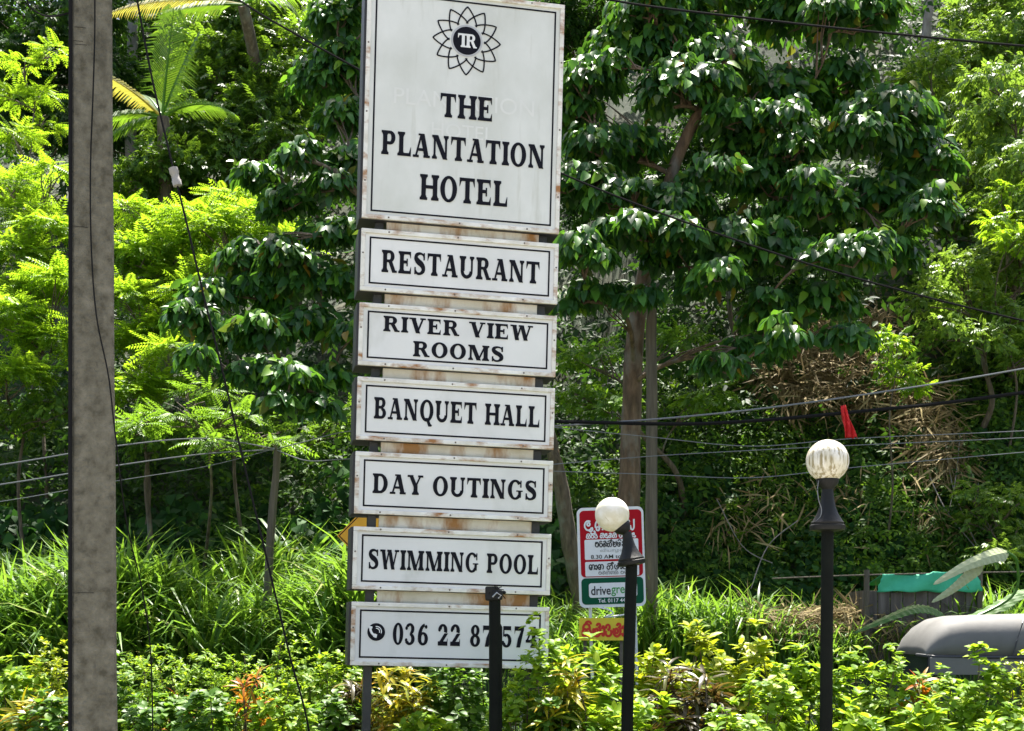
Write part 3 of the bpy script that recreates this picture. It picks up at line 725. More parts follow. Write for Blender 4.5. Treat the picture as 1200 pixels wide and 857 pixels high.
# round-hand letters in the manner of the Sinhala script: (advance, strokes)
SI = {
 'da': (.8, [arcp(.4, .5, .34, .42, 60, 330), arcp(.42, .62, .13, .14, 90, 450), arcp(.6, .18, .18, .2, -140, 40)]),
 'u':  (.18, [arcp(.0, -.12, .2, .14, 60, -170)]),
 'ma': (.85, [arcp(.28, .45, .2, .42, 200, -20), arcp(.62, .45, .2, .42, 180, -60), arcp(.3, .2, .14, .16, 0, 360)]),
 'hal': (.12, [arcp(-.1, 1.05, .12, .13, -60, 210)]),
 'pa': (.85, [[(.14, .95), (.12, .35)] + arcp(.42, .35, .3, .35, 180, 360) + [(.72, .95)], arcp(.36, .55, .14, .2, 0, 300)]),
 'ra': (.7, [arcp(.35, .35, .27, .33, 0, 360), arcp(.35, .82, .22, .16, 200, 20)]),
 'ka': (.95, [arcp(.28, .3, .2, .28, 0, 360), arcp(.66, .3, .22, .28, 180, -120), arcp(.47, .66, .32, .3, 200, -20)]),
 'i':  (.1, [arcp(-.3, .95, .26, .2, 180, 0)]),
 'la': (.9, [arcp(.45, .4, .36, .4, 150, 420), arcp(.4, .42, .15, .18, 0, 360), arcp(.62, .84, .16, .14, 180, -60)]),
 'o':  (.35, [arcp(.18, .42, .13, .36, 150, -150)]),
 'ba': (.8, [arcp(.4, .42, .32, .4, 100, 440), arcp(.26, .7, .12, .13, 0, 360), arcp(.52, .45, .1, .3, 90, -90)]),
 'ha': (.8, [arcp(.28, .3, .2, .28, 90, 420), arcp(.56, .4, .2, .36, 200, -60), arcp(.4, .86, .2, .12, 200, 0)]),
 'sa': (.9, [arcp(.26, .32, .2, .3, 30, 390), arcp(.64, .38, .2, .36, 190, -90), arcp(.48, .86, .3, .13, 190, -10)]),
 'ta': (.8, [arcp(.36, .45, .28, .42, 130, 400), arcp(.5, .5, .14, .16, 0, 360)]),
 'na': (.75, [arcp(.36, .3, .28, .28, 160, 400), arcp(.3, .7, .18, .2, -90, 200)]),
 'ya': (.95, [arcp(.24, .4, .17, .38, 150, 360), arcp(.58, .4, .17, .38, 180, 360), [(.75, .4), (.75, .95)], arcp(.2, .75, .12, .13, 0, 330)]),
 ' ': (.4, []),
}
def sinhala(seq, width, height, lw, m, parent, loc, name='lettering'):
    x, st = 0, []
    for ch in seq.split(','):
        a, ss = SI[ch]; st += [[(p[0]+x, p[1]) for p in s] for s in ss]; x += a
    mb = MB(); k = 0
    for s in st:
        pts = [Vector(((p[0]-x/2)*width/x, (p[1]-.5)*height)) for p in s]
        for p, q in zip(pts, pts[1:]):
            if (q-p).length < 1e-6: continue
            d = (q-p).normalized(); n_ = Vector((-d.y, d.x))*lw/2; k += 1; y = -(k % 31)*4e-5; p = p-d*lw*.2; q = q+d*lw*.2
            mb.add([(p.x-n_.x, y, p.y-n_.y), (q.x-n_.x, y, q.y-n_.y), (q.x+n_.x, y, q.y+n_.y), (p.x+n_.x, y, p.y+n_.y)], [(0,1,2,3)])
    o = mb.build(name, m, parent, loc=loc); o['kind'] = 'stuff'; return o

BY = 18.3; u_ = BY/FPX
bc = P(721.5, 653, BY)
board = empty('notice_board', (bc.x, BY, gz(bc.x, BY)), 'red and green roadside notice board behind the tilted globe', 'sign')
board.rotation_euler = (0, -.03, 0)
bz = bc.z-board.location.z
slab(78*u_, 117*u_, 7*u_, -.02, .02, 0, bz).build('board', M['white'], board)
def px_b(x, y): return ((x-721)*u_, (653-y)*u_ + bz)
def patch(x0, y0, x1, y1, m, off, r=1.5, name='panel'):
    (a, b), (c, d) = px_b(x0, y0), px_b(x1, y1)
    q = rounded(abs(c-a), abs(b-d), r*u_); return MB().add([((a+c)/2+s, -.02-off, (b+d)/2+t) for s, t in q], [tuple(range(len(q)))]).build(name, m, board)
patch(685, 598, 757.5, 676, M['red'], .004, 5, 'red_field'); patch(685, 677, 757.5, 708, M['green'], .0042, 5, 'green_field')
patch(690, 632, 753, 655.5, M['white'], .007); patch(690, 658, 753, 675, M['white'], .007); patch(693.5, 683, 750, 700, M['white'], .007, 3)
def bt(fn, body, x0, x1, y0, y1, m, **k):
    (a, b), (c, d) = px_b(x0, y0), px_b(x1, y1)
    if fn == 's': sinhala(body, c-a, b-d, k.get('lw', 1.5)*u_, m, board, ((a+c)/2, -.031, (b+d)/2))
    else: plain_text(body, c-a, b-d, m, board, ((a+c)/2, -.031, (b+d)/2), fatten=k.get('f', 0))
bt('s', 'da,u,ma,hal, ,pa,ra,ya', 690, 751, 609, 622, M['white'], lw=1.9)
bt('s', 'ka,ra,na, ,sa,da,ha,sa, ,ba,ma,ka,da', 692, 750, 625, 630.5, M['white'], lw=1.2)
bt('s', 'ba,ra,ha,sa,hal,pa,ta,i,na,hal,da,o', 702, 746, 634, 641, M['text_black'], lw=1.2)
bt('t', 'வியாழன்', 708, 738, 643, 648, M['text_grey'])
bt('t', '8.30 AM to 5.30', 697, 748, 650, 654.6, M['text_black'], f=.01)
bt('s', 'ma,o,ma, ,sa,hal,ta,o,na,ya', 694, 748, 660.5, 667.5, M['text_black'], lw=1.3)
bt('s', 'ba,ha,sa,ma,ka, ,ba,ma', 705, 740, 669, 673, M['text_grey'], lw=.8)
bt('t', 'drive', 696, 719, 686.5, 697, M['text_black'], f=.016); bt('t', 'green', 719.6, 747, 688.5, 699, M['leafgreen'], f=.012)
bt('t', 'Tel. 0117 444 555'[:13] + '4', 704, 742, 701.5, 706, M['white'], f=.015)
for x in (-.3, .3):
    MB().tube([(x, .045, -.3), (x, .045, bz+.45)], .022, 10).build('leg', M['white'], board, True)
br = MB().tube(smooth_line([Vector((-.2, -.01, bz-58.5*u_)), Vector((-.07, -.02, bz-61*u_)), Vector((.0, -.02, bz-66*u_)), Vector((-.12, -.02, bz-70*u_)), Vector((.05, -.02, bz-69*u_)), Vector((.3, -.01, bz-66*u_))]), .011, 8)
br.build('bent_bracket', M['white'], board, True)
yb = P(707, 737.5, BY-.25)
yboard = empty('yellow_board', (yb.x, yb.y, gz(yb.x, yb.y)), 'small yellow board with red hand lettering below the red and green board', 'sign')
slab(56*u_, 26*u_, .01, -.012, .012, 0, yb.z-yboard.location.z).build('board', M['yellow'], yboard)
sinhala('ka,i,la,o,na,la,o', 50*u_, 15*u_, 2.7*u_, M['text_red'], yboard, (0, -.0165, yb.z-yboard.location.z-.01))
for x in (-.24, .24): MB().box((x-.02, .013, -.3), (x+.02, .045, yb.z-yboard.location.z+.1)).build('leg', M['oldwood'], yboard)

dc = P(433, 628, 18.0)
dsg = empty('warning_sign', (dc.x, dc.y, gz(dc.x, dc.y)), 'yellow diamond warning sign peeping out behind the hotel sign', 'sign')
dz = dc.z-dsg.location.z; hw = .43
q = [Vector((0, hw)), Vector((-hw, 0)), Vector((0, -hw)), Vector((hw, 0))]
def dia(s, y0, y1, nm, m): MB().add([(p.x*s, y0, dz+p.y*s) for p in q]+[(p.x*s, y1, dz+p.y*s) for p in q], [(0,1,2,3), (7,6,5,4), (0,4,5,1), (1,5,6,2), (2,6,7,3), (3,7,4,0)]).build(nm, m, dsg)
dia(1, 0, .012, 'plate', M['orange_yellow'])
bd = MB()
for i in range(4):
    a, b = q[i], q[(i+1) % 4]; bd.add([(a.x*.95, -.004, dz+a.y*.95), (b.x*.95, -.004, dz+b.y*.95), (b.x*.91, -.004, dz+b.y*.91), (a.x*.91, -.004, dz+a.y*.91)], [(0,1,2,3)])
bd.build('border_line', M['ink'], dsg)
MB().tube([(0, .04, -.3), (0, .04, dz+.3)], .028, 10).build('post', M['steel'], dsg, True)

# ------------------------------------------------------------------ wooden poles
def wood_pole(label, foot_px, top, Y, r, group='old wooden poles on the bank'):
    b = on_ground(foot_px, Y); t = P(top[0], top[1], Y)
    root = empty('wooden_pole', b, label, 'pole', group); d = t-b
    pts = [d*(i/8) + Vector((random.uniform(-.012, .012), 0, 0)) - (Vector((0, 0, .3)) if i == 0 else Vector()) for i in range(9)]
    MB().tube(pts, [r*(1.1-.25*i/8) for i in range(9)], 9, wob=.07).build('shaft', M['oldwood'], root, True)
    return root, t
wp1, wp1t = wood_pole('straight slim wooden pole just right of the red and green board', 763, (764, 340), 19.0, .085)
wp2, wp2t = wood_pole('short grey wooden pole leaning in the tall grass left of the hotel sign', 308, (325, 522), 19.2, .06)

# ------------------------------------------------------------------ three-wheeler behind the hedge
TY = 14.4
tk = empty('three_wheeler', (P(1210, HY, TY).x, TY, 0), 'three-wheeler with rounded grey vinyl hood behind the hedge', 'vehicle')
def hood():
    vs_, fs = [], []; n = 18
    st = [(-1.30, 1.36, .04, .50), (-1.285, 1.45, .10, .545), (-1.24, 1.56, .2, .575), (-1.16, 1.66, .3, .59), (-1.04, 1.735, .36, .6), (-.88, 1.765, .4, .605), (-.4, 1.78, .42, .61), (.1, 1.79, .42, .61), (.6, 1.785, .42, .61), (.95, 1.76, .4, .605), (1.15, 1.68, .34, .6), (1.28, 1.5, .2, .58), (1.34, 1.2, .05, .55)]
    for x, zt_, rise, hw_ in st:
        zb = 1.345 - .02*(x+1.3)/2.6
        for i in range(n+1):
            t = math.pi*i/n; c, s = math.cos(t), math.sin(t)
            y = -hw_*math.copysign(abs(c)**.55, c); z = zb + (zt_-zb)*abs(s)**.62
            vs_.append((x, y, z))
    for a in range(len(st)-1):
        for i in range(n): fs.append((a*(n+1)+i, (a+1)*(n+1)+i, (a+1)*(n+1)+i+1, a*(n+1)+i+1))
    return MB().add(vs_, fs)
ho = hood().build('hood', M['hood'], tk, True)
so = ho.modifiers.new('thick', 'SOLIDIFY'); so.thickness = .012
rim = MB().tube([(-1.31, -.3, 1.36), (-1.31, -.5, 1.355), (-1.24, -.6, 1.345), (-.4, -.628, 1.335), (.6, -.628, 1.325), (1.3, -.57, 1.2)], .016, 8).build('hood_piping', M['hood_rim'], tk, True)
MB().tube([(-.44, -.63, 1.33), (-.4, -.632, 1.5), (-.33, -.6, 1.68), (-.25, -.45, 1.79)], .008, 6).build('hood_seam', M['hood_rim'], tk, True)
MB().box((-1.27, -.618, 1.16), (1.2, -.6, 1.335)).build('hood_skirt', M['hood'], tk, bevel=.006)
bd_ = MB().box((-1.05, -.6, .28), (1.25, .6, .34)).box((.2, -.62, .34), (1.28, .62, .95)).box((-1.1, -.5, .34), (-.95, .5, 1.0))
bd_.build('body', M['body_paint'], tk, bevel=.04)
nose = MB().lathe([(.36, .35), (.4, .5), (.36, .75), (.25, 1.0), (.18, 1.05)], 20, Matrix.Translation((-1.1, 0, 0))).build('nose', M['body_paint'], tk, True)
MB().box((-1.27, -.52, .98), (-1.25, .52, 1.36), Matrix.Identity(4)).build('windscreen', M['glass'], tk)
MB().box((.1, -.5, .6), (.6, .5, .75)).build('seat', M['hood_rim'], tk, bevel=.03)
for x, y in ((-1.0, 0), (.85, -.5), (.85, .5)):
    wl = MB().lathe([(.08, -.05), (.2, -.05), (.22, -.03), (.22, .03), (.2, .05), (.08, .05)], 20, Matrix.Translation((x, y, .22)) @ Matrix.Rotation(R(90), 4, 'X')).build('wheel', M['rubber'], tk, True)
    MB().lathe([(.02, -.055), (.11, -.056), (.12, 0), (.11, .056), (.02, .055)], 16, Matrix.Translation((x, y, .22)) @ Matrix.Rotation(R(90), 4, 'X')).build('rim', M['steel'], wl, True)
for y in (-.58, .58): MB().tube([(-1.26, y, .95), (-1.26, y, 1.36)], .02, 8).build('pillar', M['hood_rim'], tk, True)

# ------------------------------------------------------------------ netted planter on the bank
NY = 18.8; x0, x1 = P(1014, 0, NY).x, P(1146, 0, NY).x; zn = gz((x0+x1)/2, NY)
pl = empty('planter_box', ((x0+x1)/2, NY, zn), 'weathered plank box covered with green netting on the bank', 'box')
wd = (x1-x0)/2; zt_ = P(0, 692, NY).z-zn; nb = 9
for i in range(nb):
    a = -wd+2*wd*i/nb; MB().box((a+.006, 0, -.4), (a+2*wd/nb-.006, .03, zt_-random.uniform(0, .03))).build('plank', M['tank_wall'], pl, bevel=.004)
for s in (-1, 1): MB().box((s*wd-.02, .03, -.4), (s*wd+.02, .8, zt_)).build('side_panel', M['tank_wall'], pl)
for s in (-.985, 1.02): MB().tube([(s*wd, -.03, -.4), (s*wd, -.03, P(0, 668, NY).z-zn)], .04, 8).build('post', M['oldwood'], pl, True)
nv, nf = [], []; nu, nw = 26, 8
for j in range(nw+1):
    for i in range(nu+1):
        s = -wd*.72+wd*1.66*i/nu; t = j/nw
        top = P(0, 673, NY).z-zn + (.03 if s > .12 else 0)
        z = top*(1-t)+ (zt_-.02)*t + .005*math.sin(s*16+j) - .008*math.sin(i*.9)*t; y = -.045-.03*math.sin(s*9+t*3)-.02*t
        nv.append((s*(1+.12*t)+.01*math.sin(j*2), y, z))
for j in range(nw):
    for i in range(nu): a = j*(nu+1)+i; nf.append((a, a+1, a+nu+2, a+nu+1))
no = MB().add(nv, nf).build('netting', M['net'], pl, True); no.modifiers.new('t', 'SOLIDIFY').thickness = .006
nt_ = MB().add([(-wd*.72, -.03, P(0, 673, NY).z-zn-.005), (wd*.94, -.03, P(0, 673, NY).z-zn+.02), (wd*.94, .78, zt_+.1), (-wd*.72, .78, zt_+.1)], [(0,1,2,3)]).build('netting', M['net'], pl)
nt_.modifiers.new('t', 'SOLIDIFY').thickness = .006

# ------------------------------------------------------------------ overhead wires
def wire(name, pts, r, m, label, Y=None, group='overhead wires'):
    pts = [P(*p) for p in pts]; o0 = pts[0]
    root = MB().tube([p-o0 for p in smooth_line(pts, 6)], r, 6).build(name, m, smooth=True)
    root.location = o0; return tag(root, label, 'wire', group)
# roadside steel pole out of frame on the right carries the wires
ep = empty('utility_pole', (P(1420, HY, 17).x, 17, 0), 'steel utility pole beyond the right edge carrying the wires', 'utility pole')
MB().tube([(0, 0, -.3), (0, 0, 10)], [.13, .09], 14).build('shaft', M['steel'], ep, True)
wire('cable', [(560, 492, 17), (650, 494, 17), (800, 497, 17), (900, 492, 17), (1000, 483, 17), (1100, 473, 17), (1200, 460, 17), (1415, 430, 17)], .024, M['black_cable'], 'thick black bundled cable sagging across the right side under the red rag')
wire('wire', [(560, 505, 17.1), (760, 492, 17.1), (900, 478, 17.1), (1050, 457, 17.1), (1200, 432, 17.1), (1415, 392, 17.1)], .012, M['grey_wire'], 'thin grey wire just above the thick bundled cable')
for i, (a, lab) in enumerate((((500, 512, 523, 514, 505, 492), 'thin faint wire just under the thick bundled cable'), ((545, 535, 528, 522, 513, 500), 'thin faint wire level with the streaked globe'), ((552, 556, 560, 548, 530, 512), 'lowest thin faint wire crossing behind the streaked globe'))):
    wire('wire', [(640, a[0], 17.3), (760, a[1], 17.3), (880, a[2], 17.3), (1000, a[3], 17.3), (1200, a[4], 17.3), (1415, a[5], 17.1)], .006, M['grey_wire'], lab)
wire('wire', [(590, -35, 16), (715, 0, 16), (900, 24, 16), (1050, 40, 16), (1200, 54, 16), (1415, 70, 17)], .013, M['black_cable'], 'black wire crossing the top right corner over the broad-leaved tree')
wire('wire', [(150, -95, 15), (280, 0, 15), (350, 42, 15), (425, 84, 15), (540, 148, 15), (690, 217, 15), (850, 277, 15), (1000, 325, 15), (1200, 376, 15), (1415, 420, 17)], .011, M['black_cable'], 'long wire slanting behind the hotel sign and down to the right')
for a, r_, lab in (((545, 525, 512, 500), .011, 'upper grey wire from the left edge to the short wooden pole'), ((568, 548, 530, 503), .011, 'middle grey wire from the left edge to the short wooden pole'), ((588, 566, 545, 520), .006, 'lower thin wire from the left edge to the short wooden pole')):
    x3 = 322
    wire('wire', [(-260, a[0]+35, 18.0), (0, a[0], 18.2), (135, a[1]-2, 18.6), (240, a[2]+2, 19.0), (x3, 526 if a[3] != 503 else 527, 19.15)], r_, M['grey_wire'], lab, group='wires on the left')
for a, lab in (((526, 517, 506, 500), 'upper wire from the short wooden pole to the hotel sign'), ((528, 540, 538, 536), 'lower wire from the short wooden pole to the hotel sign')):
    wire('wire', [(325, a[0], 19.1), (360, a[1], 18.6), (405, a[2], 18.2), (470, a[3], 18)], .008, M['grey_wire'], lab, group='wires on the left')
# stay wire with porcelain insulator
sy_ = 10.5
stay = empty('stay_wire', (P(375, HY, sy_).x, sy_, 0), 'thin black stay wire with a white porcelain insulator', 'wire')
up_ = [P(150, -60, sy_), P(168, 40, sy_), P(181, 105, sy_), P(194, 160, sy_), P(203, 198, sy_)]
lo_ = [P(208, 218, sy_), P(222, 275, sy_), P(240, 352, sy_), P(262, 440, sy_), P(285, 540, sy_), P(315, 665, sy_), P(340, 770, sy_), P(362, 857, sy_)]
lo_.append(Vector((stay.location.x, sy_, -.05)))
MB().tube([p-stay.location for p in smooth_line(up_)], .008, 6).build('upper_strand', M['black_cable'], stay, True)
MB().tube([p-stay.location for p in smooth_line(lo_)], .008, 6).build('lower_strand', M['black_cable'], stay, True)
ia, ib = P(202.5, 196, sy_), P(208.5, 219, sy_)
Mi = Matrix.Translation((ia+ib)/2-stay.location) @ (ia-ib).to_track_quat('Z', 'Y').to_matrix().to_4x4()
MB().lathe([(.015, -.075), (.034, -.07), (.036, -.03), (.03, -.02), (.03, .02), (.036, .03), (.034, .07), (.015, .075)], 18, Mi).build('insulator', M['porcelain'], stay, True)
wire('cable', [(38, -30, 7.4), (32, 0, 7.4), (40, 12, 7.4), (55, 19, 7.4), (75, 17, 7.4), (88, 12, 7.45)], .005, M['black_cable'], 'loop of black cable hanging beside the top of the concrete pole', group='wires on the left')
wire('fence_wire', [(905, 678, 18.75), (1010, 674, 18.75), (1146, 671, 18.75), (1300, 669, 18.75)], .012, M['oldwood'], 'rusty fence wire stretched across the netted box')

# red rag on the bundled cable
rg = P(988, 484, 16.97); rv_, rf_ = [], []
for j in range(9):
    t = j/8
    for i in range(7):
        s = i/6-.5; wd_ = .035+.05*t; rv_.append((rg.x+s*2*wd_*.9+.10*t, rg.y+.03*math.sin(i*2.1+j*.8)*(.4+t), rg.z+.09-.4*t+.02*math.sin(i*3)))
for j in range(8):
    for i in range(6): a = j*7+i; rf_.append((a, a+1, a+8, a+7))
o = MB().add([Vector(v)-rg for v in rv_], rf_).build('red_rag', M['red_cloth'], smooth=True); o.location = rg
o.modifiers.new('t', 'SOLIDIFY').thickness = .006; tag(o, 'red rag knotted on the thick cable above the streaked globe', 'cloth')

# ------------------------------------------------------------------ trees
big_r = [(690,95,58),(735,55,62),(800,45,62),(850,75,60),(790,110,60),(700,170,55),(665,215,45),(740,175,52),(860,140,58),(905,110,55),(930,20,70),(840,0,60),(1000,25,62),(985,95,62),
         (930,175,58),(900,215,52),(1050,130,55),(1010,160,58),(1075,190,52),(1085,245,45),(1030,235,58),(960,245,55),(680,290,48),(740,270,46),(860,280,48),(920,300,52),(1050,300,45),(1000,300,55),(790,235,44),(830,205,44),(780,300,40),(845,320,40),(925,395,34),(800,275,40),(715,235,44),(655,140,46),
         (690,345,38),(740,350,32),(900,370,46),(960,350,44),(990,395,32),(850,430,34),(880,410,38),(820,330,35),(760,15,55),(1030,-20,60),(900,-40,70)]
fb = on_ground(737, 20.2)
make_tree('broadleaf_tree', 'large broad-leaved tree with drooping dark leaves right of the hotel sign', 'broad-leaved trees', fb, split_boughs(at_px([(a, b, c*.92, max(-1.6, min(1.8, (170-b)/100*.9))+random.uniform(-.7, .7)) for a, b, c in big_r], 19.6, 1.2)),
          T_BIG, .2, 540, L['big'], [fb-Vector((0,0,.3)), P(733, 700, 20.2), P(738, 560, 20.2), P(742, 430, 20.1), P(752, 340, 20), P(768, 270, 19.9), P(800, 170, 19.8), P(860, 60, 19.7)], .19, 'bark_red', droop=.95, zmin=-.25, jit=.33, flat_=.72,
          extra=[('old_leaf', T_BIG, L['bigold'], .045, .2, -.9)], up=.35)
big_l = [(395,25,45),(420,80,45),(375,95,42),(400,140,42),(430,190,42),(350,185,38),(300,205,34),(340,235,36),(390,215,40),(425,270,40),(380,275,30),(285,300,34),(330,300,34),(300,340,36),(350,330,38),(400,330,38),(245,345,36),(215,375,32),
         (260,390,38),(310,395,40),(360,380,38),(410,390,34),(230,420,28),(290,440,34),(340,440,34),(385,440,34),(320,475,26),(375,480,26),(440,350,30),(470,120,50),(480,300,50),(450,0,50)]
fb = on_ground(687, 20.0)
make_tree('broadleaf_tree', 'broad-leaved tree with leaning trunk whose dark boughs hang left of the hotel sign', 'broad-leaved trees', fb, split_boughs(at_px([(a, b, c*.96, max(-1.6, min(1.6, (260-b)/100*.8))+random.uniform(-.5, .5)) for a, b, c in big_l], 18.9, .8)),
          T_BIG, .19, 640, L['big'], [fb-Vector((0,0,.3)), P(684, 720, 20), P(668, 640, 19.9), P(655, 560, 19.8), P(620, 440, 19.5), P(560, 350, 19.2), P(470, 270, 18.9), P(390, 200, 18.7)], .15, 'bark', droop=.9, zmin=-.25, jit=.35, flat_=.75,
          extra=[('old_leaf', T_BIG, L['bigold'], .06, .19, -.9)], up=.35)

def pin(label, base_px, Y, lst, n=230, m='pinnate', size=.34, **k):
    make_tree('feathery_tree', label, 'feathery-leaved trees on the left', on_ground(base_px, Y), at_px([(a_[0], a_[1], a_[2]*.86, max(-2.4, min(2.4, (320-a_[1])/100*1.25))+random.uniform(-.5, .5)) for a_ in lst], Y, 1.0), T_SPRAY, size, n, L[m], droop=.15, zmin=-.15, jit=.34, flat_=.42, up=1.1, r=.04, bark='bark', inner=.35, **k)
pin('bright yellow-green feathery tree at the left edge beside the pole', 30, 23, [(20,300,50),(60,270,40),(10,220,40),(45,340,48),(5,370,50),(60,400,45),(20,440,46),(70,330,40),(30,250,36),(60,200,24),(20,160,24)])
pin('feathery sapling with pale tips below the cable loop', 55, 24.5, [(62,60,22),(25,75,20),(15,115,28),(48,110,20),(55,150,22)], 170, size=.32)
pin('bright feathery tree just right of the concrete pole', 165, 23.2, [(150,250,34),(165,300,44),(150,350,42),(190,270,36),(160,400,40),(200,330,42),(180,450,40),(215,290,36),(140,300,30),(150,460,36),(190,390,40)])
pin('brightest yellow-green feathery tree left of the hanging boughs', 290, 22.8, [(250,270,42),(300,255,42),(335,280,34),(270,235,36),(225,255,34),(310,300,34),(255,320,38),(225,345,34),(200,410,30)])
pin('feathery tree with deeper green leaves among the vines', 230, 22.0, [(240,460,36),(280,490,34),(200,490,36),(160,500,34),(320,520,28),(250,520,34)], 150, 'pinnate_mid', .32)

def gen(label, base_px, Y, lst, m, n=230, size=.28, tm=None, name='evergreen_tree', group='small-leaved trees on the slope', **k):
    a = dict(droop=.35, zmin=-.4, jit=.5, flat_=.8, r=.07, up=.8); a.update(k)
    mp_ = sum(q[1] for q in lst)/len(lst)
    lst = [(q[0], q[1], q[2]*.92, max(-2, min(2, (mp_-q[1])/100*1.3))+random.uniform(-.6, .6)) for q in lst]
    make_tree(name, label, group, on_ground(base_px, Y), at_px(lst, Y, 1.0), tm or T_TWIG, size, n, L[m], **a)
gen('dense glossy tree round the young palm', 270, 27.4, [(235,140,30),(205,165,30),(180,200,34),(150,215,34),(215,215,34),(190,235,30),(290,30,46),(330,95,44),(250,40,50),(300,70,50),(260,110,48),(310,140,46),(220,150,44),(270,180,46),(340,120,44),(350,60,50),(310,10,50),(225,95,36),(265,65,40),(300,120,40),(345,20,40),(200,190,40),(240,210,40),(330,170,40),(360,150,30)], 'gloss2', 170, .27)
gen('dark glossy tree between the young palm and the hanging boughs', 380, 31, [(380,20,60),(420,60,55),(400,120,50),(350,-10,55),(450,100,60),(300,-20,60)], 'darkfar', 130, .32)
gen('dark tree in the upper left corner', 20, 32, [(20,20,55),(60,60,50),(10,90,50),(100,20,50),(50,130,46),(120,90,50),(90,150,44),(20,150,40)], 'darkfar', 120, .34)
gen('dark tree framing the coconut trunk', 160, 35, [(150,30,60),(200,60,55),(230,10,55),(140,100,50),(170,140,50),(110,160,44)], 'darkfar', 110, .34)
gen('tree with small bright leaves at the upper right edge', 1170, 31, [(1150,20,45),(1190,50,50),(1130,70,40),(1170,110,45),(1200,0,50),(1110,110,36),(1215,110,46)], 'light', 150, .3)
gen('light green tree with hanging leaves at the right edge', 1185, 24.5, [(1160,95,34),(1190,130,40),(1150,140,34),(1175,180,38),(1205,190,40),(1200,90,36),(1210,240,36)], 'light', 190, .24, droop=.9)
gen('light green spreading tree above the right-hand wires', 1150, 23.5, [(1120,320,38),(1160,310,40),(1195,330,42),(1090,350,32),(1140,360,40),(1180,380,40),(1110,390,30),(1200,290,36),(1150,400,32),(1205,420,36)], 'light', 220, .2)
gen('dark evergreen between the broad-leaved tree and the right edge', 1120, 27, [(1100,150,46),(1130,210,46),(1110,260,46),(1150,250,46),(1170,230,40),(1090,90,40),(1180,290,40)], 'gloss2', 170, .26)
gen('dark evergreen at the right edge under the spreading tree', 1190, 24.8, [(1180,450,44),(1140,450,40),(1200,500,44),(1160,500,40),(1210,400,40),(1190,560,40)], 'gloss2', 210, .22)
gen('yellow-tipped sapling at the right edge', 1180, 23, [(1180,230,20),(1190,250,26),(1175,265,22),(1195,285,26)], 'pinnate', 260, .2, r=.03)
gen('small bright shrubby tree below the dry grass', 1040, 21.9, [(1030,395,14),(1045,405,18),(1062,440,18),(1040,430,14),(1075,455,14)], 'pinnate', 330, .2, name='sapling', r=.025)
gen('leafy tree in shade right of the wooden pole', 800, 22.8, [(690,420,34),(720,480,34),(680,470,34),(800,400,30),(830,470,30)], 'pinnate_mid', 170, .22)

gen('dark tree added behind the large broad-leaved tree to shade the slope', 900, 24.6, [(800,200,50),(860,260,50),(920,230,50),(980,270,50),(840,150,50),(1040,260,46),(760,240,46),(900,330,40),(700,240,44),(960,330,40),(680,60,50),(640,30,50),(700,0,55),(660,130,45)], 'darkfar', 190, .28)  # tree added so that its crown casts shade on the lower slope
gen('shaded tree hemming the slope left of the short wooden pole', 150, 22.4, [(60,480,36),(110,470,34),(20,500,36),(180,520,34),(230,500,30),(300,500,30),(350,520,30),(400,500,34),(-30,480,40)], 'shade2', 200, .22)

gen('bright leafy bush on the slope above the grey hood', 1170, 21.2, [(1150,610,30),(1185,590,34),(1200,640,36),(1165,655,28),(1140,580,22)], 'light', 260, .17, name='slope_bush', r=.03)

def bare_trunk(label, px, y0, y1, Y, r):
    b = on_ground(px, Y); t = P(px-2, y0, Y); root = empty('tall_tree', b, label, 'tree', 'tall trunks rising out of frame')
    n = 8; pts = [(t-b)*(i/n)+Vector((.05*math.sin(i*1.7), 0, -.3 if i == 0 else 0)) for i in range(n+1)]
    mb = MB().tube(pts, [r*(1.15-.35*i/n) for i in range(n+1)], 10, wob=.05)
    top = t-b; cs = [top+Vector((random.uniform(-1.5, 1.5), random.uniform(-1.5, 1.5), random.uniform(.6, 2.6))) for _ in range(7)]
    for c in cs: limb(mb, top, c, .05, .015)
    mb.build('trunk', M['bark_pale'], root, True)
    link('crown', tri_mesh('crown', *join([clump(T_TWIG, c, (.9, .9, .7), 260, .3, .4, -.4, .5) for c in cs])), L['gloss'], root)
bare_trunk('slim pale trunk rising at the upper right', 1088, -150, 80, 31.5, .11)
bare_trunk('pale trunk seen behind the yellow palm frond', 155, -190, 60, 34, .14)

# ------------------------------------------------------------------ palms
def frond(base, d, length, droop, ll, n=40, side=None, up=Vector((0, 0, 1)), hang=.5):
    """returns (rachis points, leaflet verts, tris)"""
    d = Vector(d).normalized(); pts = [Vector(base)]; v = d.copy()
    for i in range(24):
        v = (v + Vector((0, 0, -droop/24))).normalized(); pts.append(pts[-1]+v*length/24)
    vs_, ts = [], []
    for i in range(n):
        t = .12+.88*i/n; f = t*24; a = int(min(f, 23)); p = pts[a].lerp(pts[a+1], f-a); tg = (pts[a+1]-pts[a]).normalized()
        s = tg.cross(up)
        if s.length < .05: s = Vector((1, 0, 0))
        s.normalize(); l_ = ll*math.sin(math.pi*(.16+.8*t))**.7*random.uniform(.85, 1.1)
        for sg in (-1, 1):
            q = (s*sg*.8+tg*.62+Vector((0, 0, -.1))).normalized(); e_ = p+q*l_*.55; tip = e_+(q+Vector((0, 0, -hang))).normalized()*l_*.45
            wv = tg*.009+Vector((0, 0, .004)); k = len(vs_)
            vs_ += [p-wv, p+wv, e_+wv*1.3, e_-wv*1.3, tip]; ts += [(k, k+1, k+2), (k, k+2, k+3), (k+3, k+2, k+4)]
    return pts, vs_, ts
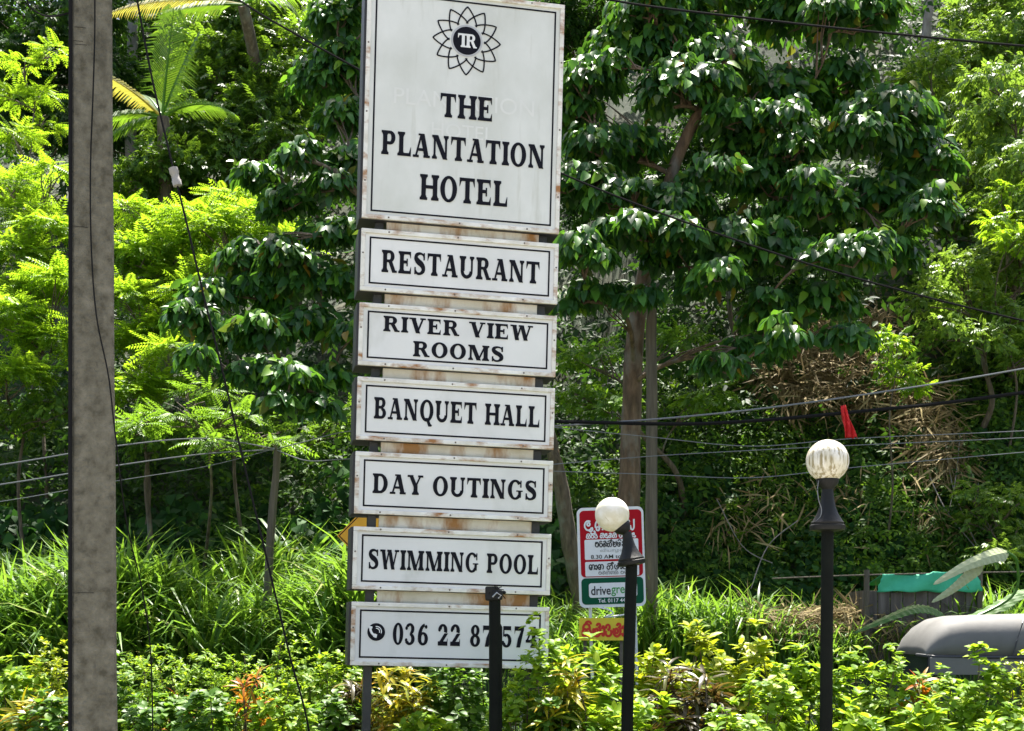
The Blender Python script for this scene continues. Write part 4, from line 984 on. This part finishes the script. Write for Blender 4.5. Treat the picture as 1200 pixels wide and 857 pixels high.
def palm(label, base, crown, fronds, r=.12, bark='bark'):
    root = empty('coconut_palm', base, label, 'palm', 'coconut palms'); c = crown-base
    n = 9; pts = [c*(i/n)+Vector((.1*math.sin(i/n*3), 0, -.3 if i == 0 else 0)) for i in range(n+1)]
    MB().tube(pts, [r*(1.2-.35*i/n) for i in range(n+1)], 12, wob=.05).build('trunk', M[bark], root, True)
    for (d, ln, dr, ll, m, hang) in fronds:
        p, v, t = frond(c, d, ln, dr, ll, hang=hang)
        mb = MB().tube(p, [.03*(1-.8*i/24) for i in range(25)], 6); nv_ = len(mb.v)
        mb.add(v, t); mb.build('frond', L[m], root)
b = on_ground(190, 26)
palm('young coconut palm with upright fronds and one yellow frond', b, P(190, 138, 26), [((.12,-.1,1),2.0,.35,.75,'palm',.9),((.3,.1,1),1.8,.4,.7,'palm',.9),((-.6,-.2,.62),1.4,.55,.55,'palm_y',.6),((-.9,-.3,.25),1.4,1.0,.6,'palm',.8),((.8,-.2,.5),1.6,1.2,.6,'palm',.8),((.5,.6,.7),1.8,.8,.6,'palm',.8),((-.4,.6,.8),1.8,.7,.6,'palm',.8),((-.8,-.4,-.1),1.2,.8,.5,'palm',.9)], .14)
b = on_ground(188, 33)
palm('tall coconut palm whose fronds arch across the top left', b, P(268, -12, 33) if False else P(192, -70, 33), [((.9,-.4,.35),2.8,1.3,.9,'palm',.9),((-.9,-.3,.3),2.6,1.5,.8,'palm',.9),((.3,-.8,.5),2.4,1.6,.8,'palm',.9),((0,.8,.6),2.6,1.2,.8,'palm',.9),((-.5,.5,.7),2.4,1.2,.8,'palm',.9)], .17)
b = on_ground(350, 31)
palm('coconut palm with a pale yellow frond reaching left at the top', b, P(284, 6, 26.5), [((-1,-.25,.12),2.5,.55,.55,'palm_y',.9),((-.8,-.3,-.05),1.6,.4,.55,'palm',.9),((.8,-.3,.4),2.2,1.2,.7,'palm',.9),((.2,.7,.7),2.2,1,.7,'palm',.9),((-.3,.5,.9),2.2,.8,.7,'palm',.9)], .13)

# ------------------------------------------------------------------ slope cover (nobody could count it)
def slope_points(n, x0, x1, y0, y1, lump, k=0, dens=None):
    x = rng.uniform(x0, x1, n)*1.0; y = rng.uniform(y0, y1, n); z = ground_z(x, y)
    h = lump*(.55+.6*sn(x*1.3, y*1.1, k))*rng.uniform(.25, 1.05, n)
    return np.stack([x, y, z+np.maximum(h, .02)], 1)
def cover(name, label, tm, pts, size, m, droop=.3, jit=.5, up=(0, -.75, .75)):
    n = len(pts); d = np.stack([rng.normal(0, 1, n), rng.normal(-.6, .6, n), rng.normal(-droop, .5, n)], 1)
    nn = np.array(up)+rng.normal(0, jit, (n, 3))
    v, t = place(tm, pts, d, nn, size*rng.uniform(.6, 1.25, n))
    return tag(link(name, tri_mesh(name, v, t), L[m]), label, 'undergrowth', kind='stuff')
wide = lambda n, y0, y1, l_, k=0: slope_points(n, -1, 1, y0, y1, l_, k)
def fan_points(n, u0, u1, y0, y1, lump, k=0):
    u = rng.uniform(u0, u1, n); y = rng.uniform(y0, y1, n); x = (u-CX)/FPX*y; z = ground_z(x, y)
    h = lump*np.maximum(.1, .5+.65*sn(x*1.1, y*.9, k))*rng.uniform(.2, 1.05, n)
    return np.stack([x, y, z+h], 1)
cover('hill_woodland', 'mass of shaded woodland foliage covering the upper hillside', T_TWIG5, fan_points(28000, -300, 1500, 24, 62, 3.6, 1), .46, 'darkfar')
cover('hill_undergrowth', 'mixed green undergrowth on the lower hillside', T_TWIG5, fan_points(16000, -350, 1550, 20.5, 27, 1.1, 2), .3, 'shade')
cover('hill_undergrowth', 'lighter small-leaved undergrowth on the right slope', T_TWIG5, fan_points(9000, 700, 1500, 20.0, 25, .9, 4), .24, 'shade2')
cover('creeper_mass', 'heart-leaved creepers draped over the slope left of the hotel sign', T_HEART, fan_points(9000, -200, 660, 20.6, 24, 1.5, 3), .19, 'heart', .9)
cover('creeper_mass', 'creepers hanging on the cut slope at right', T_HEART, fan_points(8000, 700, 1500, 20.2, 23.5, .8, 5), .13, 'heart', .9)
# dry straw on the slope
def straw(label, spots, n=420, ln=.5):
    ps = []
    for (px, py, Y, rp) in spots:
        a = rng.normal(0, rp/FPX*Y*.5, (n, 3)); c = np.array(P(px, py, Y)); p = c+a
        p[:, 2] = np.maximum(p[:, 2]*.3+.7*(ground_z(p[:, 0], p[:, 1])+.45+rng.uniform(0, .5, n)), ground_z(p[:, 0], p[:, 1])+.03); ps.append(p)
    p = np.concatenate(ps); k = len(p)
    d = np.stack([rng.normal(0, .8, k), rng.normal(-.4, .4, k), rng.normal(-.5, .5, k)], 1)
    v, t = place(T_SLIM, p, d, np.array([0, -.7, .7])+rng.normal(0, .4, (k, 3)), ln*rng.uniform(.5, 1.3, k)); 
    return tag(link('dry_grass', tri_mesh('dry_grass', v, t), L['straw']), label, 'dry grass', kind='stuff')
T_SLIM = fan([(.035, .4)], 1, .3, .2)
def yz(py, px):
    """distance at which the ground is seen at this photo pixel"""
    for Y in np.arange(18.5, 45, .1):
        x = (px-CX)/FPX*Y
        if gz(x, Y)+.4 >= EYE+(HY-py)/FPX*Y: return Y
    return 30
straw('brown dry grass hanging on the bare slope under the broad-leaved tree', [(px, py, yz(py, px), r_) for px, py, r_ in ((960,400,40),(1000,430,40),(940,430,34),(1020,470,34),(1060,470,30),(900,440,24),(985,460,34),(1080,500,36),(1040,400,40),(1100,540,36),(930,470,34))], 520, .5)
straw('pale dry grass on the bank behind the right hedge', [(930,748,19.2,30),(970,742,19.3,30),(1000,738,19.3,24),(1040,745,19,30),(890,752,19,20)], 380, .4)
straw('scattered dry litter on the dark cut slope', [(px, py, yz(py, px), 40) for px, py in ((1110,560),(1090,620),(1150,640),(980,600),(900,600),(860,640))], 60, .45)
# dry hanging roots
def roots():
    mb = MB()
    for (a, b, c) in (((1108, 520), (1118, 575), (1145, 640)), ((1125, 510), (1120, 560), (1112, 600)), ((1090, 560), (1110, 600), (1150, 650)), ((840, 585), (870, 640), (905, 660)), ((935, 610), (900, 640), (880, 690))):
        pp = []
        for q in (a, b, c):
            Y = yz(q[1], q[0])-.35; pp.append(P(q[0], q[1], Y))
        mb.tube(smooth_line(pp), .009, 6)
    return tag(mb.build('hanging_root', M['bark_pale'], smooth=True), 'tangle of pale roots hanging on the cut slope at right', 'roots', kind='stuff')
roots()

# ------------------------------------------------------------------ tall grass
def grass(name, label, n, box, h0, h1, m='grass'):
    u = rng.uniform(box[0], box[1], n); y = rng.uniform(box[2], box[3], n); x = (u-CX)/FPX*y
    p = np.stack([x, y, ground_z(x, y)-.02], 1); ps = []; gsel = rng.integers(0, 4, n)
    for k, bend in enumerate((.9, 1.6, 2.3, 3.0)):
        s = p[gsel == k]; c = len(s)
        hh = rng.uniform(h0, h1, c)*(.75+.35*sn(s[:, 0]*1.7, s[:, 1]*1.5, 9))
        d = np.stack([rng.normal(0, .16, c), rng.normal(-.05, .16, c), np.ones(c)], 1)
        a = rng.uniform(0, 2*np.pi, c); nn = np.stack([np.cos(a), np.sin(a), np.zeros(c)], 1)
        ps.append(place(grass_template(bend), s, d, nn, hh))
    return tag(link(name, tri_mesh(name, *join(ps)), L[m]), label, 'grass', kind='stuff')
grass('tall_grass', 'tall arching green grass on the bank left of the hotel sign', 11000, (-150, 520, 18.2, 21.8), 1.3, 2.3)
grass('tall_grass', 'tall grass on the bank behind the roadside boards', 4200, (560, 1010, 18.6, 20.8), .8, 1.5)
grass('tall_grass', 'tall grass around the netted box at right', 3600, (940, 1400, 18.7, 20.6), .8, 1.4)
grass('verge_grass', 'short grass along the road verge', 5000, (-150, 1400, 17.3, 19.2), .3, .7)

# ------------------------------------------------------------------ banana plant
bb = on_ground(1115, 17.7)
bp = empty('banana_plant', bb, 'young banana plant with one pale and one green leaf before the netted box', 'plant')
MB().tube([(0, 0, -.2), (0, 0, .5), (.02, 0, P(0, 735, 17.7).z-bb.z)], [.06, .05, .035], 10).build('stem', L['banana'], bp, True)
def banana_leaf(pts, wid, m, tilt):
    line = smooth_line([Vector(p)-bb for p in pts], 9); vs_, fs = [], []; n = len(line)
    for i, p in enumerate(line):
        t = i/(n-1); tg = (line[min(i+1, n-1)]-line[max(i-1, 0)]).normalized(); s = tg.cross(Vector(tilt)).normalized(); up = s.cross(tg)
        w_ = wid*max(.03, min(1, t*6+.25)*(1-t)**.55)
        rip = .009*(-1)**i*(1-.5*t)
        for q in (-1, -.5, 0, .5, 1): vs_.append(p+s*w_*q+up*(-.25*abs(q)*w_+rip*abs(q)))
    for i in range(n-1):
        for k in range(4): a = i*5+k; fs.append((a, a+1, a+6, a+5))
    o = MB().add(vs_, fs).build('leaf', L[m], bp); o.modifiers.new('t', 'SOLIDIFY').thickness = .004
    return o
top_ = Vector((bb.x+.02, bb.y, P(0, 735, 17.7).z))
st_ = [Vector(q)-bb for q in (top_, P(1185, 700, 17.9), P(1192, 660, 17.8), P(1180, 647, 17.7))]
MB().tube(smooth_line(st_), [.02]*25, 8).build('leaf_stalk', L['banana'], bp, True)
banana_leaf([P(1181, 647, 17.7), P(1160, 652, 17.55), P(1130, 664, 17.4), P(1094, 685, 17.2)], .115, 'banana_pale', (.15, -.9, .45))
banana_leaf([P(1152, 662, 17.6), P(1135, 676, 17.5), P(1115, 692, 17.4), P(1092, 706, 17.3)], .09, 'banana_pale', (.5, -.8, .2))
banana_leaf([top_, P(1100, 717, 17.6), P(1075, 712, 17.5), P(1045, 722, 17.4), P(1000, 742, 17.3)], .14, 'banana', (0, -.55, .8))
banana_leaf([top_, P(1160, 715, 17.9), P(1210, 690, 18.1), P(1250, 700, 18.2)], .16, 'banana', (0, -.4, .9))

# ------------------------------------------------------------------ hedge shrubs
def rosettes(tm, cen, nor, k, size, spread, upb, jit=.25):
    n = len(cen); a = rng.uniform(0, 2*np.pi, (n, 1))+np.linspace(0, 2*np.pi, k, endpoint=False)[None]*2.4; a = a.ravel()
    N = np.repeat(nrm(nor), k, 0); P_ = np.repeat(cen, k, 0); t1 = nrm(np.cross(N, np.array([.3, .9, .2])+rng.normal(0, .01, N.shape))); t2 = np.cross(N, t1)
    rad = t1*np.cos(a)[:, None]+t2*np.sin(a)[:, None]; lift = rng.uniform(.1, 1, len(a))[:, None]*upb
    d = rad*spread+N*lift+rng.normal(0, jit, N.shape); nn = N*spread-rad*lift*.8+rng.normal(0, jit*.6, N.shape)
    pos = P_-N*(rng.uniform(0, 1, len(a))[:, None]*size*.5)
    return place(tm, pos, d, nn, size*rng.uniform(.6, 1.15, len(a)))
KINDS = {'oval': (T_OVALW, 7, .085, 1.0, .7, 'hedge', 230), 'ovald': (T_OVALW, 7, .095, 1.0, .6, 'hedge_dark', 210), 'fine': (T_OVAL, 7, .055, .9, .8, 'hedge', 420), 'finey': (T_OVAL, 7, .058, .9, .8, 'hedge_yellow', 380),
         'lance': (T_OVAL, 8, .125, .9, .8, 'hedge', 170), 'lancey': (T_OVAL, 8, .12, .9, .8, 'hedge_yellow', 170),
         'croy': (T_STRAP, 16, .2, .8, 1.0, 'croton_y', 60), 'crod': (T_STRAP, 14, .2, .8, .8, 'croton_d', 75), 'croo': (T_STRAP, 14, .17, .7, 1.1, 'croton_o', 16)}
def shrub(kind, px, top, Y, rpx, label):
    tm, k, size, spread, upb, m, n = KINDS[kind]
    x = (px-CX)/FPX*Y; ht = P(0, top, Y).z; rx = rpx/FPX*Y; rz = ht*.55
    root = empty('hedge_shrub', (x, Y, 0), label, 'shrub', 'hedge shrubs'); c = np.array([0, 0, ht-rz])
    n = int(n*1.45*max(.35, (rx/.42)**1.6)); size *= .9; u = sphere_dirs(n, -.25)
    wob = 1+.16*np.sin(u[:, :1]*6+px)*np.cos(u[:, 1:2]*5+top)+.08*np.sin(u[:, 2:]*11+px*.7)
    rr = np.where(rng.uniform(0, 1, (n, 1)) < .72, rng.uniform(.86, 1.03, (n, 1)), rng.uniform(.5, .86, (n, 1)))
    cen = c+u*rr*wob*np.array([rx, min(rx, .55), rz])
    nor = u*.7+np.array([0, -.15, .75])
    link('foliage', tri_mesh('foliage', *rosettes(tm, cen, nor, k, size, spread, upb)), L[m], root)
    mb = MB()
    for i in range(14):
        q = Vector(cen[random.randrange(n)]); s = Vector((random.uniform(-.08, .08), random.uniform(-.08, .08), -.1)); limb(mb, s, q, .011, .004, .08, 4, 5)
    mb.build('stem', M['bark'], root, True)
    return root
HB = 12.0
hedge = [
 ('ovald', -40, 768, HB, 60, 'dark leafy hedge shrub at the left edge of the picture'), ('oval', 20, 764, HB-.3, 46, 'light green hedge shrub at the left edge below the tall grass'),
 ('finey', 62, 752, HB-.1, 34, 'yellow small-leaved hedge shrub just left of the concrete pole'), ('croy', 40, 792, HB-.8, 30, 'straw-coloured strap-leaved shrub left of the concrete pole'),
 ('ovald', 60, 822, HB-1, 50, 'low dark shrub at the foot of the hedge left of the pole'), ('ovald', 130, 775, HB+.2, 44, 'shrub half hidden behind the concrete pole'),
 ('fine', 178, 764, HB, 44, 'fine-leaved hedge shrub right of the concrete pole'), ('ovald', 180, 812, HB-.7, 42, 'dark hedge shrub in the hollow right of the pole'),
 ('fine', 232, 768, HB-.2, 46, 'fine-leaved yellow-green hedge shrub, second right of the pole'), ('fine', 285, 772, HB-.3, 44, 'fine-leaved bright hedge shrub beside the orange leaves'),
 ('ovald', 240, 812, HB-.9, 50, 'dark low shrub below the fine-leaved hedge'), ('croo', 298, 772, HB-.7, 18, 'small shrub with orange leaves sticking out of the hedge'),
 ('croo', 205, 764, HB-.4, 12, 'small brown-leaved sprig on top of the hedge near the pole'), ('fine', 345, 752, HB+.1, 52, 'taller light green hedge shrub where the stay wire comes down'),
 ('oval', 395, 758, HB+.2, 46, 'light green hedge shrub at the left foot of the hotel sign'), ('oval', 330, 812, HB-.9, 50, 'low leafy shrub under the stay wire'),
 ('ovald', 395, 815, HB-.5, 44, 'dark shrub left of the hotel sign leg'), ('croy', 455, 782, HB-.2, 40, 'yellow and orange strap-leaved shrub under the telephone number'),
 ('crod', 410, 800, HB-.3, 36, 'dark strap-leaved shrub behind the hotel sign leg'), ('croy', 492, 796, HB-.4, 34, 'yellow strap-leaved shrub, second under the telephone number'),
 ('ovald', 535, 778, HB-.2, 52, 'dark glossy shrub under the middle of the hotel sign'), ('lance', 500, 838, HB-1, 46, 'low light shrub at the bottom edge under the hotel sign'),
 ('oval', 634, 738, 10.2, 44, 'bushy shrub covering the last digit of the telephone number'), ('oval', 600, 792, 10.1, 40, 'leafy shrub just right of the globeless lamp post'),
 ('croy', 668, 778, 10.0, 34, 'yellow strap-leaved shrub left of the tilted lamp'), ('lance', 690, 752, 10.5, 44, 'pale leafy shrub below the small yellow board'),
 ('ovald', 650, 818, 9.9, 46, 'dark shrub low down left of the tilted lamp'), ('lancey', 765, 752, 10.6, 46, 'yellow-green shrub right of the tilted lamp'),
 ('lance', 720, 800, 10.0, 44, 'leafy shrub behind the tilted lamp post'), ('lancey', 830, 745, 10.7, 46, 'yellow-topped shrub, second right of the tilted lamp'),
 ('crod', 792, 778, 10.0, 42, 'dark strap-leaved shrub right of the tilted lamp'), ('crod', 835, 790, 9.9, 36, 'dark strap-leaved shrub, farther right of the tilted lamp'),
 ('lancey', 885, 752, 10.6, 46, 'yellow-green shrub midway between the two globe lamps'), ('oval', 905, 786, 9.9, 46, 'round-leaved shrub left of the upright lamp'),
 ('oval', 860, 826, 9.4, 50, 'low leafy shrub at the bottom edge between the globe lamps'), ('lance', 945, 766, 10.4, 44, 'bright shrub just behind the upright lamp'),
 ('oval', 1000, 763, 10.2, 46, 'bright round-leaved shrub right of the upright lamp'), ('oval', 1048, 770, 10.0, 48, 'bright round-leaved shrub under the front of the grey hood'),
 ('lance', 1000, 824, 9.4, 50, 'low leafy shrub at the bottom edge right of the upright lamp'), ('oval', 1105, 776, 10.0, 46, 'bright round-leaved shrub under the middle of the grey hood'),
 ('croo', 1075, 764, 9.9, 14, 'small orange sprig in the hedge before the grey hood'), ('oval', 1155, 775, 9.9, 46, 'leafy shrub under the rear of the grey hood'),
 ('lance', 1090, 830, 9.2, 54, 'low leafy shrub at the bottom edge before the grey hood'), ('finey', 1192, 778, 9.8, 34, 'yellow shrub at the right edge of the picture'),
 ('oval', 1185, 826, 9.3, 50, 'low leafy shrub in the bottom right corner'), ('oval', 1245, 780, 9.8, 54, 'leafy hedge shrub beyond the right edge'),
 ('lance', 760, 828, 9.6, 46, 'low leafy shrub at the foot of the tilted lamp'),
]
for h in hedge: shrub(*h)
